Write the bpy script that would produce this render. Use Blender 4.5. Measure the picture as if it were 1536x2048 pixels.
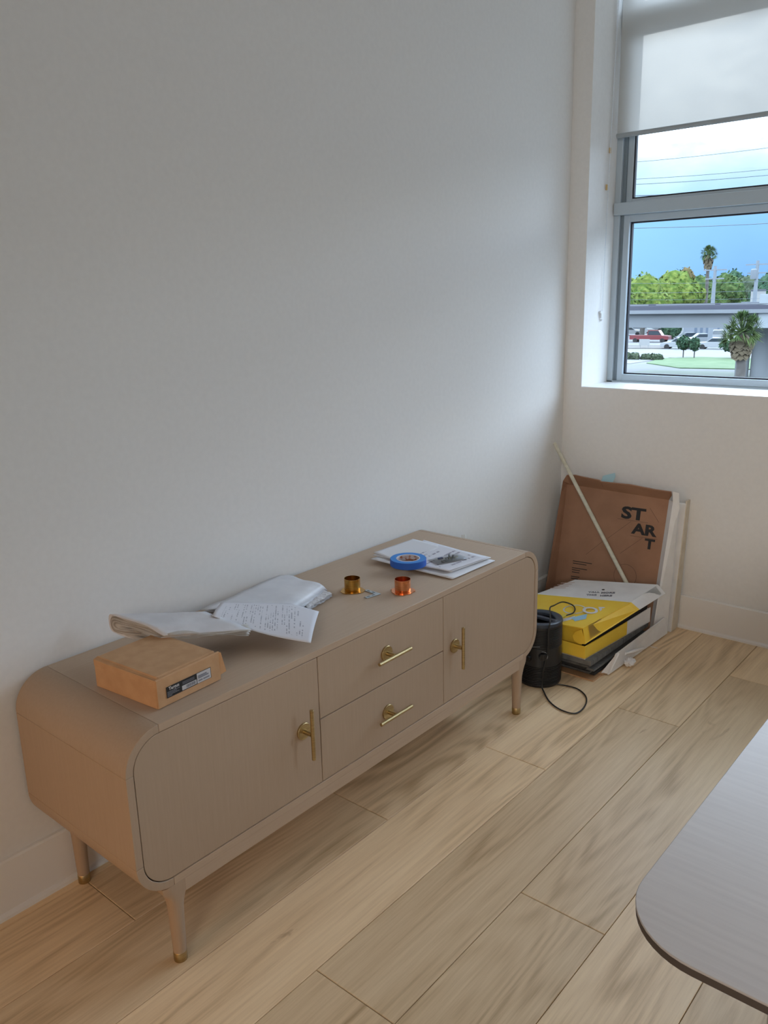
import bpy, bmesh, math, random
from mathutils import Vector, Matrix, noise
random.seed(7)
for o in list(bpy.data.objects): bpy.data.objects.remove(o)
SC = bpy.context.scene; COL = SC.collection
R = math.radians

# ------------------------------------------------------------ camera
FPX = 1647.35; YAW, PIT, ROL = 0.7097, -0.2563, -0.0243
CAM = Vector((1.8637, -0.7805, 1.4672))
cy_, sy_, cp_, sp_ = math.cos(YAW), math.sin(YAW), math.cos(PIT), math.sin(PIT)
FW = Vector((-sy_*cp_, cy_*cp_, sp_)); RT = Vector((cy_, sy_, 0)); UP = RT.cross(FW)
c_, s_ = math.cos(ROL), math.sin(ROL)
RT, UP = c_*RT + s_*UP, c_*UP - s_*RT
cd = bpy.data.cameras.new('camera'); cam = bpy.data.objects.new('camera', cd); COL.objects.link(cam)
M = Matrix((RT, UP, -FW)).transposed().to_4x4(); M.translation = CAM
cam.matrix_world = M
cd.sensor_fit = 'HORIZONTAL'; cd.sensor_width = 36; cd.lens = 36*FPX/1536; cd.clip_start = .02; cd.clip_end = 2000
SC.camera = cam
def ray(u, v): return FW + RT*((u-768)/FPX) + UP*((1024-v)/FPX)
def at(u, v, ax, val):                    # where the line of sight meets a plane of the room
    d = ray(u, v); i = 'xyz'.index(ax); t = (val-CAM[i])/d[i]; return CAM + d*t
def far(u, v, dist):                      # a point at a given horizontal distance outdoors
    d = ray(u, v); return CAM + d*(dist/math.hypot(d.x, d.y))

# ------------------------------------------------------------ view + world
SC.view_settings.view_transform = 'Standard'; SC.view_settings.look = 'None'
SC.view_settings.gamma = 1; SC.view_settings.use_curve_mapping = False
SC.view_settings.exposure = 0.25
W = bpy.data.worlds.new('sky'); SC.world = W; W.use_nodes = True
nt = W.node_tree; nt.nodes.clear()
def N(nt, t, **k):
    n = nt.nodes.new(t)
    for a, b in k.items():
        if a in n.inputs.keys(): n.inputs[a].default_value = b
        else: setattr(n, a, b)
    return n
def ramp(nt, stops, interp='LINEAR'):
    n = nt.nodes.new('ShaderNodeValToRGB'); n.color_ramp.interpolation = interp
    el = n.color_ramp.elements
    while len(el) < len(stops): el.new(.5)
    for e, (p, c) in zip(el, stops):
        e.position = p; e.color = (*c, 1) if len(c) == 3 else c
    return n
L = nt.links.new
tc = N(nt, 'ShaderNodeTexCoord'); sp = N(nt, 'ShaderNodeSeparateXYZ'); L(tc.outputs['Generated'], sp.inputs[0])
mr = N(nt, 'ShaderNodeMapRange'); L(sp.outputs['Z'], mr.inputs['Value']); mr.inputs['From Min'].default_value = 0; mr.inputs['From Max'].default_value = 1
nz = N(nt, 'ShaderNodeTexNoise', Scale=7.0, Detail=6.0, Roughness=.55); mp = N(nt, 'ShaderNodeMapping'); mp.inputs['Scale'].default_value = (1, 1, 2.2)
L(tc.outputs['Generated'], mp.inputs[0]); L(mp.outputs[0], nz.inputs['Vector'])
mw = N(nt, 'ShaderNodeMath', operation='MULTIPLY_ADD'); L(nz.outputs[0], mw.inputs[0]); mw.inputs[1].default_value = .06; mw.inputs[2].default_value = -.03
ad = N(nt, 'ShaderNodeMath', operation='ADD'); L(mr.outputs[0], ad.inputs[0]); L(mw.outputs[0], ad.inputs[1])
sky = ramp(nt, [(0, (.24, .50, .93)), (.02, (.24, .50, .95)), (.075, (.30, .62, 1.02)), (.11, (.62, .90, 1.08)), (.145, (.98, 1.22, 1.36)), (.19, (4.4, 5.3, 6.3)), (.30, (6.0, 7.3, 9.0)), (1, (4.4, 5.4, 6.7))])
L(ad.outputs[0], sky.inputs[0])
cl = ramp(nt, [(.40, (.40, .42, .46)), (.58, (1.2, 1.2, 1.18))]); L(nz.outputs[0], cl.inputs[0])
up = N(nt, 'ShaderNodeMapRange'); L(sp.outputs['Z'], up.inputs['Value']); up.inputs['From Min'].default_value = .10; up.inputs['From Max'].default_value = .22
az = N(nt, 'ShaderNodeMapRange'); L(sp.outputs['X'], az.inputs['Value']); az.inputs['From Min'].default_value = -.30; az.inputs['From Max'].default_value = -.52; az.inputs['To Max'].default_value = .75
lowz = N(nt, 'ShaderNodeMapRange'); L(sp.outputs['Z'], lowz.inputs['Value']); lowz.inputs['From Min'].default_value = .11; lowz.inputs['From Max'].default_value = .06
azm = N(nt, 'ShaderNodeMath', operation='MULTIPLY'); L(az.outputs[0], azm.inputs[0]); L(lowz.outputs[0], azm.inputs[1])
mc = N(nt, 'ShaderNodeMix', data_type='RGBA'); L(azm.outputs[0], mc.inputs[0]); L(sky.outputs[0], mc.inputs[6]); mc.inputs[7].default_value = (.40, .80, 1.05, 1)
mx = N(nt, 'ShaderNodeMix', data_type='RGBA', blend_type='MULTIPLY'); L(up.outputs[0], mx.inputs[0]); L(mc.outputs[2], mx.inputs[6]); L(cl.outputs[0], mx.inputs[7])
bg = N(nt, 'ShaderNodeBackground', Strength=1.0); L(mx.outputs[2], bg.inputs[0])
wo = N(nt, 'ShaderNodeOutputWorld'); L(bg.outputs[0], wo.inputs[0])

def area_lamp(name, loc, target, sx, sy, power, color):
    l = bpy.data.lights.new(name, 'AREA'); l.shape = 'RECTANGLE'; l.size = sx; l.size_y = sy; l.energy = power; l.color = color
    o = bpy.data.objects.new(name, l); COL.objects.link(o); o.location = loc
    o.rotation_euler = (Vector(target)-Vector(loc)).to_track_quat('-Z', 'Y').to_euler(); return o
# unseen fill added to brighten the window wall; warm lamp behind the viewer
area_lamp('rear_fill_light', (3.5, -3.9, 2.4), (1.5, 2.7, .9), 1.8, 1.4, 17, (1.0, .93, .85)).data.spread = R(75)
wl = bpy.data.lights.new('warm_lamp', 'SPOT'); wl.energy = 24; wl.color = (1.0, .42, .02); wl.spot_size = R(50); wl.spot_blend = 1.0; wl.shadow_soft_size = .25
wo_ = bpy.data.objects.new('warm_lamp', wl); COL.objects.link(wo_); wo_.location = (.62, -1.9, .62); wo_.rotation_euler = (Vector((.42, 0, .32))-wo_.location).to_track_quat('-Z', 'Y').to_euler()

# ------------------------------------------------------------ materials
MATS = {}
def mat(name, color=(.8,.8,.8), rough=.5, metal=0, spec=.5, **k):
    if name in MATS: return MATS[name]
    m = bpy.data.materials.new(name); m.use_nodes = True; b = m.node_tree.nodes['Principled BSDF']
    b.inputs['Base Color'].default_value = (*color, 1); b.inputs['Roughness'].default_value = rough
    b.inputs['Metallic'].default_value = metal; b.inputs['Specular IOR Level'].default_value = spec
    for a, v in k.items(): b.inputs[a.replace('_', ' ')].default_value = v
    MATS[name] = m; return m
def textured(name, c1, c2, scale=(1,1,1), ns=5, detail=5, rough=.5, metal=0, bump=0, lo=.35, hi=.65, spec=.5, coord='Object', rnd=False, bdist=.001):
    m = mat(name, c1, rough, metal, spec); nt = m.node_tree; b = nt.nodes['Principled BSDF']; L = nt.links.new
    tc = N(nt, 'ShaderNodeTexCoord'); mp = N(nt, 'ShaderNodeMapping'); mp.inputs['Scale'].default_value = scale
    L(tc.outputs[coord], mp.inputs[0])
    if rnd:
        oi = N(nt, 'ShaderNodeObjectInfo'); mu = N(nt, 'ShaderNodeMath', operation='MULTIPLY'); mu.inputs[1].default_value = 37
        L(oi.outputs['Random'], mu.inputs[0]); L(mu.outputs[0], mp.inputs['Location'])
    n = N(nt, 'ShaderNodeTexNoise', Scale=ns, Detail=detail); L(mp.outputs[0], n.inputs['Vector'])
    r = ramp(nt, [(lo, c1), (hi, c2)]); L(n.outputs[0], r.inputs[0]); L(r.outputs[0], b.inputs['Base Color'])
    if bump:
        bp = N(nt, 'ShaderNodeBump', Strength=bump, Distance=bdist); L(n.outputs[0], bp.inputs['Height']); L(bp.outputs[0], b.inputs['Normal'])
    return m
WALL = textured('wall_paint', (.77, .765, .75), (.79, .785, .77), ns=60, rough=.8, spec=.15)
TRIM = mat('trim_paint', (.82, .81, .79), .4)
CEIL = mat('ceiling_paint', (.75, .75, .74), .9)
FRAMEM = mat('window_aluminium', (.46, .54, .60), .4, .1)
FRAMED = mat('window_channel', (.20, .25, .29), .5, .1)
GASK = mat('rubber_gasket', (.012, .012, .02), .6)
BRASS = textured('brushed_brass', (.40, .30, .15), (.52, .40, .21), scale=(1,1,30), ns=20, rough=.38, metal=1)
BLACK = mat('black_plastic', (.012, .013, .016), .35)
BLACKT = mat('black_plastic_top', (.035, .045, .065), .3)
CORDM = mat('black_rubber', (.012, .012, .012), .45)
DARK = mat('dark_recess', (.02, .015, .012), .9)
WHITEP = mat('white_paper', (.66, .65, .67), .6)
CLEAR = {}
def veneer(name, sc, c1=(.400, .290, .203), c2=(.435, .318, .225)):
    m = mat(name, c1, .5, spec=.28); nt = m.node_tree; b = nt.nodes['Principled BSDF']; L = nt.links.new
    tc = N(nt, 'ShaderNodeTexCoord'); mp = N(nt, 'ShaderNodeMapping'); mp.inputs['Scale'].default_value = sc; L(tc.outputs['Object'], mp.inputs[0])
    n = N(nt, 'ShaderNodeTexNoise', Scale=9, Detail=7, Roughness=.6); L(mp.outputs[0], n.inputs['Vector'])
    n2 = N(nt, 'ShaderNodeTexNoise', Scale=2.5, Detail=3); L(tc.outputs['Object'], n2.inputs['Vector'])
    a = N(nt, 'ShaderNodeMath', operation='MULTIPLY_ADD'); L(n2.outputs[0], a.inputs[0]); a.inputs[1].default_value = .5; L(n.outputs[0], a.inputs[2])
    r = ramp(nt, [(.50, c1), (1.0, c2)]); L(a.outputs[0], r.inputs[0]); L(r.outputs[0], b.inputs['Base Color'])
    bp = N(nt, 'ShaderNodeBump', Strength=.12, Distance=.001); L(n.outputs[0], bp.inputs['Height']); L(bp.outputs[0], b.inputs['Normal'])
    return m
VEN_V = veneer('taupe_veneer_vertical', (22, 22, .8)); VEN_L = veneer('taupe_veneer_lengthwise', (22, .8, 22), (.45, .33, .235), (.49, .362, .26)); VEN_X = veneer('taupe_veneer_crosswise', (.8, 22, 22))

def plank_material():
    m = mat('oak_plank', (.4, .3, .2), .38, spec=.4); nt = m.node_tree; b = nt.nodes['Principled BSDF']; L = nt.links.new
    tc = N(nt, 'ShaderNodeTexCoord'); oi = N(nt, 'ShaderNodeObjectInfo')
    cx = N(nt, 'ShaderNodeCombineXYZ'); m1 = N(nt, 'ShaderNodeMath', operation='MULTIPLY'); m1.inputs[1].default_value = 91; L(oi.outputs['Random'], m1.inputs[0]); L(m1.outputs[0], cx.inputs[1]); L(m1.outputs[0], cx.inputs[2])
    va = N(nt, 'ShaderNodeVectorMath', operation='ADD'); L(tc.outputs['Object'], va.inputs[0]); L(cx.outputs[0], va.inputs[1])
    def nz(sc, s, d, rough=.5, dist=0):
        mp = N(nt, 'ShaderNodeMapping'); mp.inputs['Scale'].default_value = sc; L(va.outputs[0], mp.inputs[0])
        n = N(nt, 'ShaderNodeTexNoise', Scale=s, Detail=d, Roughness=rough, Distortion=dist); L(mp.outputs[0], n.inputs['Vector']); return n
    broad = nz((6, .45, 1), 1.6, 4, .55, .1)
    field = nz((7.5, .9, 1), .8, 2, .35, .15)
    fine = nz((42, 1.3, 1), 3.0, 8, .72)
    knots = nz((8, 3.0, 1), 1.3, 4, .6, .8)
    # growth rings: contour lines of the slow field
    mu = N(nt, 'ShaderNodeMath', operation='MULTIPLY'); L(field.outputs[0], mu.inputs[0]); mu.inputs[1].default_value = 95
    sn = N(nt, 'ShaderNodeMath', operation='SINE'); L(mu.outputs[0], sn.inputs[0])
    msk = N(nt, 'ShaderNodeMapRange'); L(broad.outputs[0], msk.inputs['Value']); msk.inputs['From Min'].default_value = .42; msk.inputs['From Max'].default_value = .62; msk.inputs['To Min'].default_value = .08; msk.inputs['To Max'].default_value = .85
    rg = N(nt, 'ShaderNodeMath', operation='MULTIPLY'); L(sn.outputs[0], rg.inputs[0]); L(msk.outputs[0], rg.inputs[1])
    bw = N(nt, 'ShaderNodeMath', operation='MULTIPLY'); L(broad.outputs[0], bw.inputs[0]); bw.inputs[1].default_value = .62
    s1 = N(nt, 'ShaderNodeMath', operation='MULTIPLY_ADD'); L(rg.outputs[0], s1.inputs[0]); s1.inputs[1].default_value = .13; L(bw.outputs[0], s1.inputs[2])
    s2 = N(nt, 'ShaderNodeMath', operation='MULTIPLY_ADD'); L(fine.outputs[0], s2.inputs[0]); s2.inputs[1].default_value = .62; L(s1.outputs[0], s2.inputs[2])
    r = ramp(nt, [(.46, (.91, .69, .435)), (.64, (.79, .575, .345)), (.88, (.53, .355, .19))]); L(s2.outputs[0], r.inputs[0])
    kr = ramp(nt, [(.70, (1, 1, 1)), (.80, (.62, .54, .49))]); L(knots.outputs[0], kr.inputs[0])
    mx = N(nt, 'ShaderNodeMix', data_type='RGBA', blend_type='MULTIPLY'); mx.inputs[0].default_value = 1; L(r.outputs[0], mx.inputs[6]); L(kr.outputs[0], mx.inputs[7])
    hs = N(nt, 'ShaderNodeHueSaturation'); vr = N(nt, 'ShaderNodeMapRange'); L(oi.outputs['Random'], vr.inputs['Value']); vr.inputs['To Min'].default_value = .88; vr.inputs['To Max'].default_value = 1.10
    L(vr.outputs[0], hs.inputs['Value']); L(mx.outputs[2], hs.inputs['Color']); L(hs.outputs[0], b.inputs['Base Color'])
    bp = N(nt, 'ShaderNodeBump', Strength=.15, Distance=.001); L(s2.outputs[0], bp.inputs['Height']); L(bp.outputs[0], b.inputs['Normal'])
    return m
PLANK = plank_material()
def clear_mat(name, tint=(1,1,1), amount=.04, rough=.02):
    m = bpy.data.materials.new(name); m.use_nodes = True; nt = m.node_tree; nt.nodes.clear(); L = nt.links.new
    t = N(nt, 'ShaderNodeBsdfTransparent'); t.inputs[0].default_value = (*tint, 1)
    g = N(nt, 'ShaderNodeBsdfGlossy', Roughness=rough); lw = N(nt, 'ShaderNodeFresnel', IOR=1.45)
    s = N(nt, 'ShaderNodeMixShader'); a = N(nt, 'ShaderNodeMath', operation='MULTIPLY_ADD'); L(lw.outputs[0], a.inputs[0]); a.inputs[1].default_value = 1.0; a.inputs[2].default_value = amount
    L(a.outputs[0], s.inputs[0]); L(t.outputs[0], s.inputs[1]); L(g.outputs[0], s.inputs[2]); o = N(nt, 'ShaderNodeOutputMaterial'); L(s.outputs[0], o.inputs[0]); return m
GLASS = clear_mat('window_glass', (.96, .985, .99), 0.0)
POLY = clear_mat('clear_polythene', (.86, .90, .93), .10, .18)
TAPEC = clear_mat('clear_packing_tape', (.97, .97, .95), .10, .12)
def shade_mat():
    m = bpy.data.materials.new('shade_fabric'); m.use_nodes = True; nt = m.node_tree; nt.nodes.clear(); L = nt.links.new
    t = N(nt, 'ShaderNodeBsdfTransparent'); t.inputs[0].default_value = (.036, .031, .026, 1)
    d = N(nt, 'ShaderNodeBsdfDiffuse'); d.inputs[0].default_value = (.74, .735, .70, 1)
    tr = N(nt, 'ShaderNodeBsdfTranslucent'); tr.inputs[0].default_value = (.62, .61, .58, 1)
    m1 = N(nt, 'ShaderNodeMixShader'); m1.inputs[0].default_value = .5; L(d.outputs[0], m1.inputs[1]); L(tr.outputs[0], m1.inputs[2])
    a = N(nt, 'ShaderNodeAddShader'); L(t.outputs[0], a.inputs[0]); L(m1.outputs[0], a.inputs[1])
    o = N(nt, 'ShaderNodeOutputMaterial'); L(a.outputs[0], o.inputs[0]); return m
SHADE = shade_mat()

# ------------------------------------------------------------ mesh helpers
class MB:
    def __init__(s): s.v = []; s.f = []
    def add(s, v, f):
        n = len(s.v); s.v += [Vector(a) for a in v]; s.f += [tuple(i+n for i in q) for q in f]; return s
    def box(s, a, b):
        x0,y0,z0 = a; x1,y1,z1 = b
        return s.add([(x0,y0,z0),(x1,y0,z0),(x1,y1,z0),(x0,y1,z0),(x0,y0,z1),(x1,y0,z1),(x1,y1,z1),(x0,y1,z1)],
                     [(0,3,2,1),(4,5,6,7),(0,1,5,4),(1,2,6,5),(2,3,7,6),(3,0,4,7)])
    def hexa(s, bot, top):
        return s.add(list(bot)+list(top), [(0,3,2,1),(4,5,6,7),(0,1,5,4),(1,2,6,5),(2,3,7,6),(3,0,4,7)])
    def slab(s, quad, t):                 # quad of points, thickness along its normal
        q = [Vector(p) for p in quad]; n = (q[1]-q[0]).cross(q[-1]-q[0]).normalized()*t
        k = len(q); v = q + [p+n for p in q]
        f = [tuple(range(k-1,-1,-1)), tuple(range(k,2*k))] + [(i,(i+1)%k,(i+1)%k+k,i+k) for i in range(k)]
        return s.add(v, f)
    def tube(s, pts, r, n=10, cap=True, flat=1.0):
        pts = [Vector(p) for p in pts]; rings = []
        rr = r if isinstance(r, (list, tuple)) else [r]*len(pts)
        ref = None
        for i, p in enumerate(pts):
            t = (pts[min(i+1,len(pts)-1)]-pts[max(i-1,0)]).normalized()
            if ref is None: ref = t.orthogonal().normalized()
            ref = (ref - t*ref.dot(t)).normalized(); b = t.cross(ref)
            rings.append([p+(ref*math.cos(2*math.pi*k/n)+b*math.sin(2*math.pi*k/n)*flat)*rr[i] for k in range(n)])
        v = [q for g in rings for q in g]; f = []
        for i in range(len(pts)-1):
            for k in range(n): f.append((i*n+k, i*n+(k+1)%n, (i+1)*n+(k+1)%n, (i+1)*n+k))
        if cap: f += [tuple(range(n-1,-1,-1)), tuple(range((len(pts)-1)*n, len(pts)*n))]
        return s.add(v, f)
    def lathe(s, c, prof, n=32, axis='z', closed=False):
        c = Vector(c); v = []
        for r, h in prof:
            for k in range(n):
                a = 2*math.pi*k/n; x, y = r*math.cos(a), r*math.sin(a)
                v.append(c + (Vector((x,y,h)) if axis == 'z' else Vector((h,x,y)) if axis == 'x' else Vector((x,h,y))))
        m = len(prof); f = []
        for i in range(m-1 if not closed else m):
            j = (i+1) % m
            for k in range(n): f.append((i*n+k, i*n+(k+1)%n, j*n+(k+1)%n, j*n+k))
        if not closed:
            if prof[0][0] > 1e-5: f.append(tuple(range(n-1,-1,-1)))
            if prof[-1][0] > 1e-5: f.append(tuple(range((m-1)*n, m*n)))
        return s.add(v, f)
    def prism(s, poly, x0, x1, ax='x'):   # poly in (y,z) pulled along x, or (x,y) along z, or (x,z) along y
        k = len(poly); mk = {'x': lambda a,b,t: (t,a,b), 'z': lambda a,b,t: (a,b,t), 'y': lambda a,b,t: (a,t,b)}[ax]
        v = [mk(a,b,x0) for a,b in poly] + [mk(a,b,x1) for a,b in poly]
        return s.add(v, [tuple(range(k-1,-1,-1)), tuple(range(k,2*k))] + [(i,(i+1)%k,(i+1)%k+k,i+k) for i in range(k)])
    def grid(s, fn, nu, nv):
        v = [fn(i/nu, j/nv) for j in range(nv+1) for i in range(nu+1)]
        return s.add(v, [(j*(nu+1)+i, j*(nu+1)+i+1, (j+1)*(nu+1)+i+1, (j+1)*(nu+1)+i) for j in range(nv) for i in range(nu)])
WM = {}
def wm(o):
    m = Matrix.Translation(o.location) @ o.rotation_euler.to_matrix().to_4x4()
    return wm(o.parent) @ m if o.parent else m
def part(name, mb, m, parent=None, label=None, smooth=False, bevel=0, solid=0, seg=2, kind=None):
    me = bpy.data.meshes.new(name); me.from_pydata([tuple(p) for p in mb.v], [], mb.f)
    bm = bmesh.new(); bm.from_mesh(me); bmesh.ops.recalc_face_normals(bm, faces=bm.faces); bm.to_mesh(me); bm.free()
    if parent: me.transform(wm(parent).inverted())
    me.materials.append(m)
    o = bpy.data.objects.new(name, me); COL.objects.link(o)
    if parent: o.parent = parent
    if smooth:
        for p in me.polygons: p.use_smooth = True
        me.set_sharp_from_angle(angle=R(40)) if hasattr(me, 'set_sharp_from_angle') else None
    if solid: s = o.modifiers.new('solid', 'SOLIDIFY'); s.thickness = solid; s.offset = 0
    if bevel: b = o.modifiers.new('bevel', 'BEVEL'); b.width = bevel; b.segments = seg; b.limit_method = 'ANGLE'; b.angle_limit = R(40)
    if label: o['label'] = label
    if kind: o['kind'] = kind
    return o
def tag(o, label, cat, group=None, kind=None):
    o['label'] = label; o['category'] = cat
    if group: o['group'] = group
    if kind: o['kind'] = kind
    return o
def empty(name, loc, label, cat, group=None):
    o = bpy.data.objects.new(name, None); COL.objects.link(o); o.location = loc; o.empty_display_size = .1
    return tag(o, label, cat, group)
def struct(name, mb, m, parent=None, **k): return part(name, mb, m, parent, kind='structure' if not parent else None, **k)
def lettering(text, size, m, parent, origin, xdir, ydir, name='lettering', align='CENTER', depth=.0004, bold=0.0, sx=1.0):
    c = bpy.data.curves.new('t', 'FONT'); c.body = text; c.size = size; c.align_x = align; c.align_y = 'CENTER'; c.extrude = depth; c.offset = bold; c.resolution_u = 3
    t = bpy.data.objects.new('t', c); COL.objects.link(t)
    me = bpy.data.meshes.new_from_object(t.evaluated_get(bpy.context.evaluated_depsgraph_get())); bpy.data.objects.remove(t); bpy.data.curves.remove(c)
    x = Vector(xdir).normalized(); z = x.cross(Vector(ydir)).normalized(); y = z.cross(x)
    mm = Matrix((x*sx, y, z)).transposed().to_4x4(); mm.translation = Vector(origin)+z*depth
    me.transform(wm(parent).inverted() @ mm); me.materials.clear(); me.materials.append(m); me.name = name
    o = bpy.data.objects.new(name, me); COL.objects.link(o); o.parent = parent; return o
def smoothpts(pts, n=8):                  # Catmull-Rom
    P = [Vector(p) for p in pts]; P = [P[0]*2-P[1]] + P + [P[-1]*2-P[-2]]; out = []
    for i in range(1, len(P)-2):
        for k in range(n):
            t = k/n; a,b,c,d = P[i-1],P[i],P[i+1],P[i+2]
            out.append(.5*((2*b)+(c-a)*t+(2*a-5*b+4*c-d)*t*t+(3*b-a-3*c+d)*t**3))
    return out + [P[-2]]
def lerp(a, b, t): return Vector(a)*(1-t)+Vector(b)*t

# ------------------------------------------------------------ room shell
X1, Y0, YL, WT, ZC = 5.0, -4.2, 2.695, .33, 3.3
struct('wall_left', MB().box((-.15, Y0, -.1), (0, YL+WT, ZC)), WALL)
struct('wall_right', MB().box((X1, Y0, -.1), (X1+.15, YL+WT, ZC)), WALL)
struct('wall_rear', MB().box((0, Y0-.15, -.1), (X1, Y0, ZC)), WALL)
struct('ceiling', MB().box((-.15, Y0-.15, ZC), (X1+.15, YL+WT, ZC+.15)), CEIL)
WX0, WX1, WZ0, WZ1 = .0891, 1.95, 1.0389, 2.98
WIN = [(WX0, WX1), (2.45, 4.3)]
mb = MB(); SILLZ = WZ0
mb.box((0, YL, -.1), (X1, YL+WT, SILLZ)); mb.box((0, YL, WZ1), (X1, YL+WT, ZC))
mb.box((0, YL, SILLZ), (WX0, YL+WT, WZ1)); mb.box((WX1, YL, SILLZ), (2.45, YL+WT, WZ1)); mb.box((4.3, YL, SILLZ), (X1, YL+WT, WZ1))
struct('wall_back', mb, WALL)
SILLM = mat('sill_paint', (.80, .80, .79), .35)
struct('trim_1', MB().box((WX0+.001, YL+.0005, SILLZ), (WX1-.001, YL+.256, SILLZ+.006)), SILLM)   # window board
# floor
FLR = struct('floor', MB().box((0, Y0, -.1), (X1, YL, -.008)), mat('subfloor', (.10, .07, .045), .9))
PW, XA, PL = .228, .7266, 1.55
JO = {0: .27, 1: .773, -1: 1.301, -2: .792, 2: .35, -3: .10, -4: 1.0}
meshes = {}
def plank_mesh(w, l):
    k = (round(w, 4), round(l, 4))
    if k not in meshes:
        g = .0009; b = .0012; t = .008; v = []
        for z, i in ((-t, g), (-b, g), (0, g+b)): v += [(i, i, z), (w-i, i, z), (w-i, l-i, z), (i, l-i, z)]
        f = [(8,9,10,11)] + [(a+o, (a+1)%4+o, (a+1)%4+o+4, a+o+4) for o in (0, 4) for a in range(4)] + [(3,2,1,0)]
        me = bpy.data.meshes.new('plank'); me.from_pydata(v, [], f); me.materials.append(PLANK); meshes[k] = me
    return meshes[k]
for k in range(-4, 19):
    x0 = XA+k*PW; x1 = min(x0+PW, X1); x0c = max(x0, 0.0)
    if x0c >= X1: break
    y = JO.get(k, (k*.61) % PL) % PL - 5*PL
    while y < YL:
        a, b = max(y, Y0), min(y+PL, YL)
        if b-a > .02:
            o = bpy.data.objects.new('plank', plank_mesh(x1-x0c, b-a)); COL.objects.link(o); o.parent = FLR; o.location = (x0c, a, 0)
        y += PL
# baseboards with a small cap and shoe moulding
def base_profile(d): return [(0, 0), (.022, 0), (.021, .008), (.015, .013), (.013, .016), (.013, .148), (.009, .1525), (0, .1525)]
p = base_profile(1)
struct('baseboard_left', MB().prism([(a, b) for a, b in p], Y0, YL, 'y'), TRIM)
mb = MB().prism([(YL-a, b) for a, b in p], .02, X1, 'x'); struct('baseboard_back', mb, TRIM)
struct('baseboard_right', MB().prism([(X1-a, b) for a, b in p], Y0, YL, 'y'), TRIM)
# windows
WY = YL+.2572
def window(name, x0, x1, z0, z1):
    w = struct(name, MB().box((x0, WY+.05, z0), (x1, WY+.07, z0+.02)), FRAMED)      # outer weather bar
    fr = MB(); D = .07
    fr.box((x0, WY, z0), (x0+.028, WY+D, z1)); fr.box((x1-.028, WY, z0), (x1, WY+D, z1)); fr.box((x0, WY, z1-.028), (x1, WY+D, z1)); fr.box((x0, WY, z0), (x1, WY+D, z0+.012))
    part('outer_frame', fr, FRAMEM, w, bevel=.0015)
    ch = MB()
    for a, b in ((x0+.028, x0+.046), (x1-.046, x1-.028)): ch.box((a, WY+.014, z0+.012), (b, WY+D, z1-.028))
    part('channel', ch, FRAMED, w)
    part('mullion', MB().box((x0+.008, WY-.022, 1.797), (x1-.008, WY+D, 1.850)), FRAMEM, w, bevel=.002)
    part('transom', MB().box((x0+.008, WY-.012, 2.548), (x1-.008, WY+D, 2.64)), FRAMEM, w, bevel=.002)
    # sashes: lower (moving) and the fixed lights above
    for nm, za, zb, bot, top in (('lower_sash', z0+.012, 1.797, .031, .030), ('fixed_light', 1.850, 2.548, .016, .010), ('fixed_light', 2.64, z1-.028, .014, .012)):
        s = MB(); a, b = x0+.046, x1-.046; st = .027
        y0_ = WY+.008 if nm == 'lower_sash' else WY+.02
        s.box((a, y0_, za), (a+st, WY+.06, zb)); s.box((b-st, y0_, za), (b, WY+.06, zb)); s.box((a+st, y0_, za), (b-st, WY+.06, za+bot)); s.box((a+st, y0_, zb-top), (b-st, WY+.06, zb))
        so = part(nm, s, FRAMEM, w, bevel=.0015)
        g = MB(); gg = .006; ya, yb = WY+.026, WY+.045; A, B, C, Dd = a+st, b-st, za+bot, zb-top
        g.box((A, ya, C), (A+gg, yb, Dd)); g.box((B-gg, ya, C), (B, yb, Dd)); g.box((A+gg, ya, C), (B-gg, yb, C+gg)); g.box((A+gg, ya, Dd-gg), (B-gg, yb, Dd))
        part('gasket', g, GASK, so)
        part('pane', MB().add([(A+gg, WY+.036, C+gg), (B-gg, WY+.036, C+gg), (B-gg, WY+.036, Dd-gg), (A+gg, WY+.036, Dd-gg)], [(0,1,2,3)]), GLASS, so)
    return w
window('window_1', WX0, WX1, WZ0, WZ1)
window('added_window', 2.45, 4.3, WZ0, WZ1)  # unseen second window, added to let more sky light in

# roller shade
rs = empty('roller_shade', (1.0, WY-.05, WZ1), 'light grey see-through roller shade half lowered over the upper window', 'shade')
YS = WY-.045
part('roller_tube', MB().tube([(WX0+.02, YS+.01, 2.93), (WX1-.02, YS+.01, 2.93)], .024, 20), mat('shade_hardware', (.6, .62, .63), .5), rs, smooth=True)
part('bracket', MB().box((WX0+.001, YS-.02, 2.89), (WX0+.008, YS+.04, 2.979)), mat('shade_hardware'), rs)
SX0 = .1085
part('fabric', MB().grid(lambda a, b: (SX0+a*(WX1-.02-SX0), YS, 2.137+b*(2.91-2.137)), 2, 2), SHADE, rs)
part('bottom_bar', MB().tube([(SX0, YS, 2.127), (WX1-.02, YS, 2.127)], .0095, 12, flat=1.1), mat('shade_bar', (.36, .40, .42), .45), rs, smooth=True)
ch = empty('bead_chain', (.096, 2.852, 1.355), 'thin clear bead chain loop hanging down the left window reveal', 'chain')
CH = mat('bead_plastic', (.70, .76, .82), .25)
for a, b, nm in (((.102, 2.892, 2.92), (.096, 2.872, 2.06), 1), ((.102, 2.880, 2.92), (.096, 2.858, 1.37), 2)):
    m_ = MB(); n = 60; a = Vector(a); b = Vector(b)
    m_.tube([a, b], .0009, 5)
    for k in range(110 if nm == 1 else 130):
        c = lerp(a, b, k/(110 if nm == 1 else 130)); r_ = .0021
        m_.add([c+Vector(d)*r_ for d in ((1,0,0),(-1,0,0),(0,1,0),(0,-1,0),(0,0,1),(0,0,-1))], [(0,2,4),(2,1,4),(1,3,4),(3,0,4),(2,0,5),(1,2,5),(3,1,5),(0,3,5)])
    part('strand', m_, CH, ch)
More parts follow.
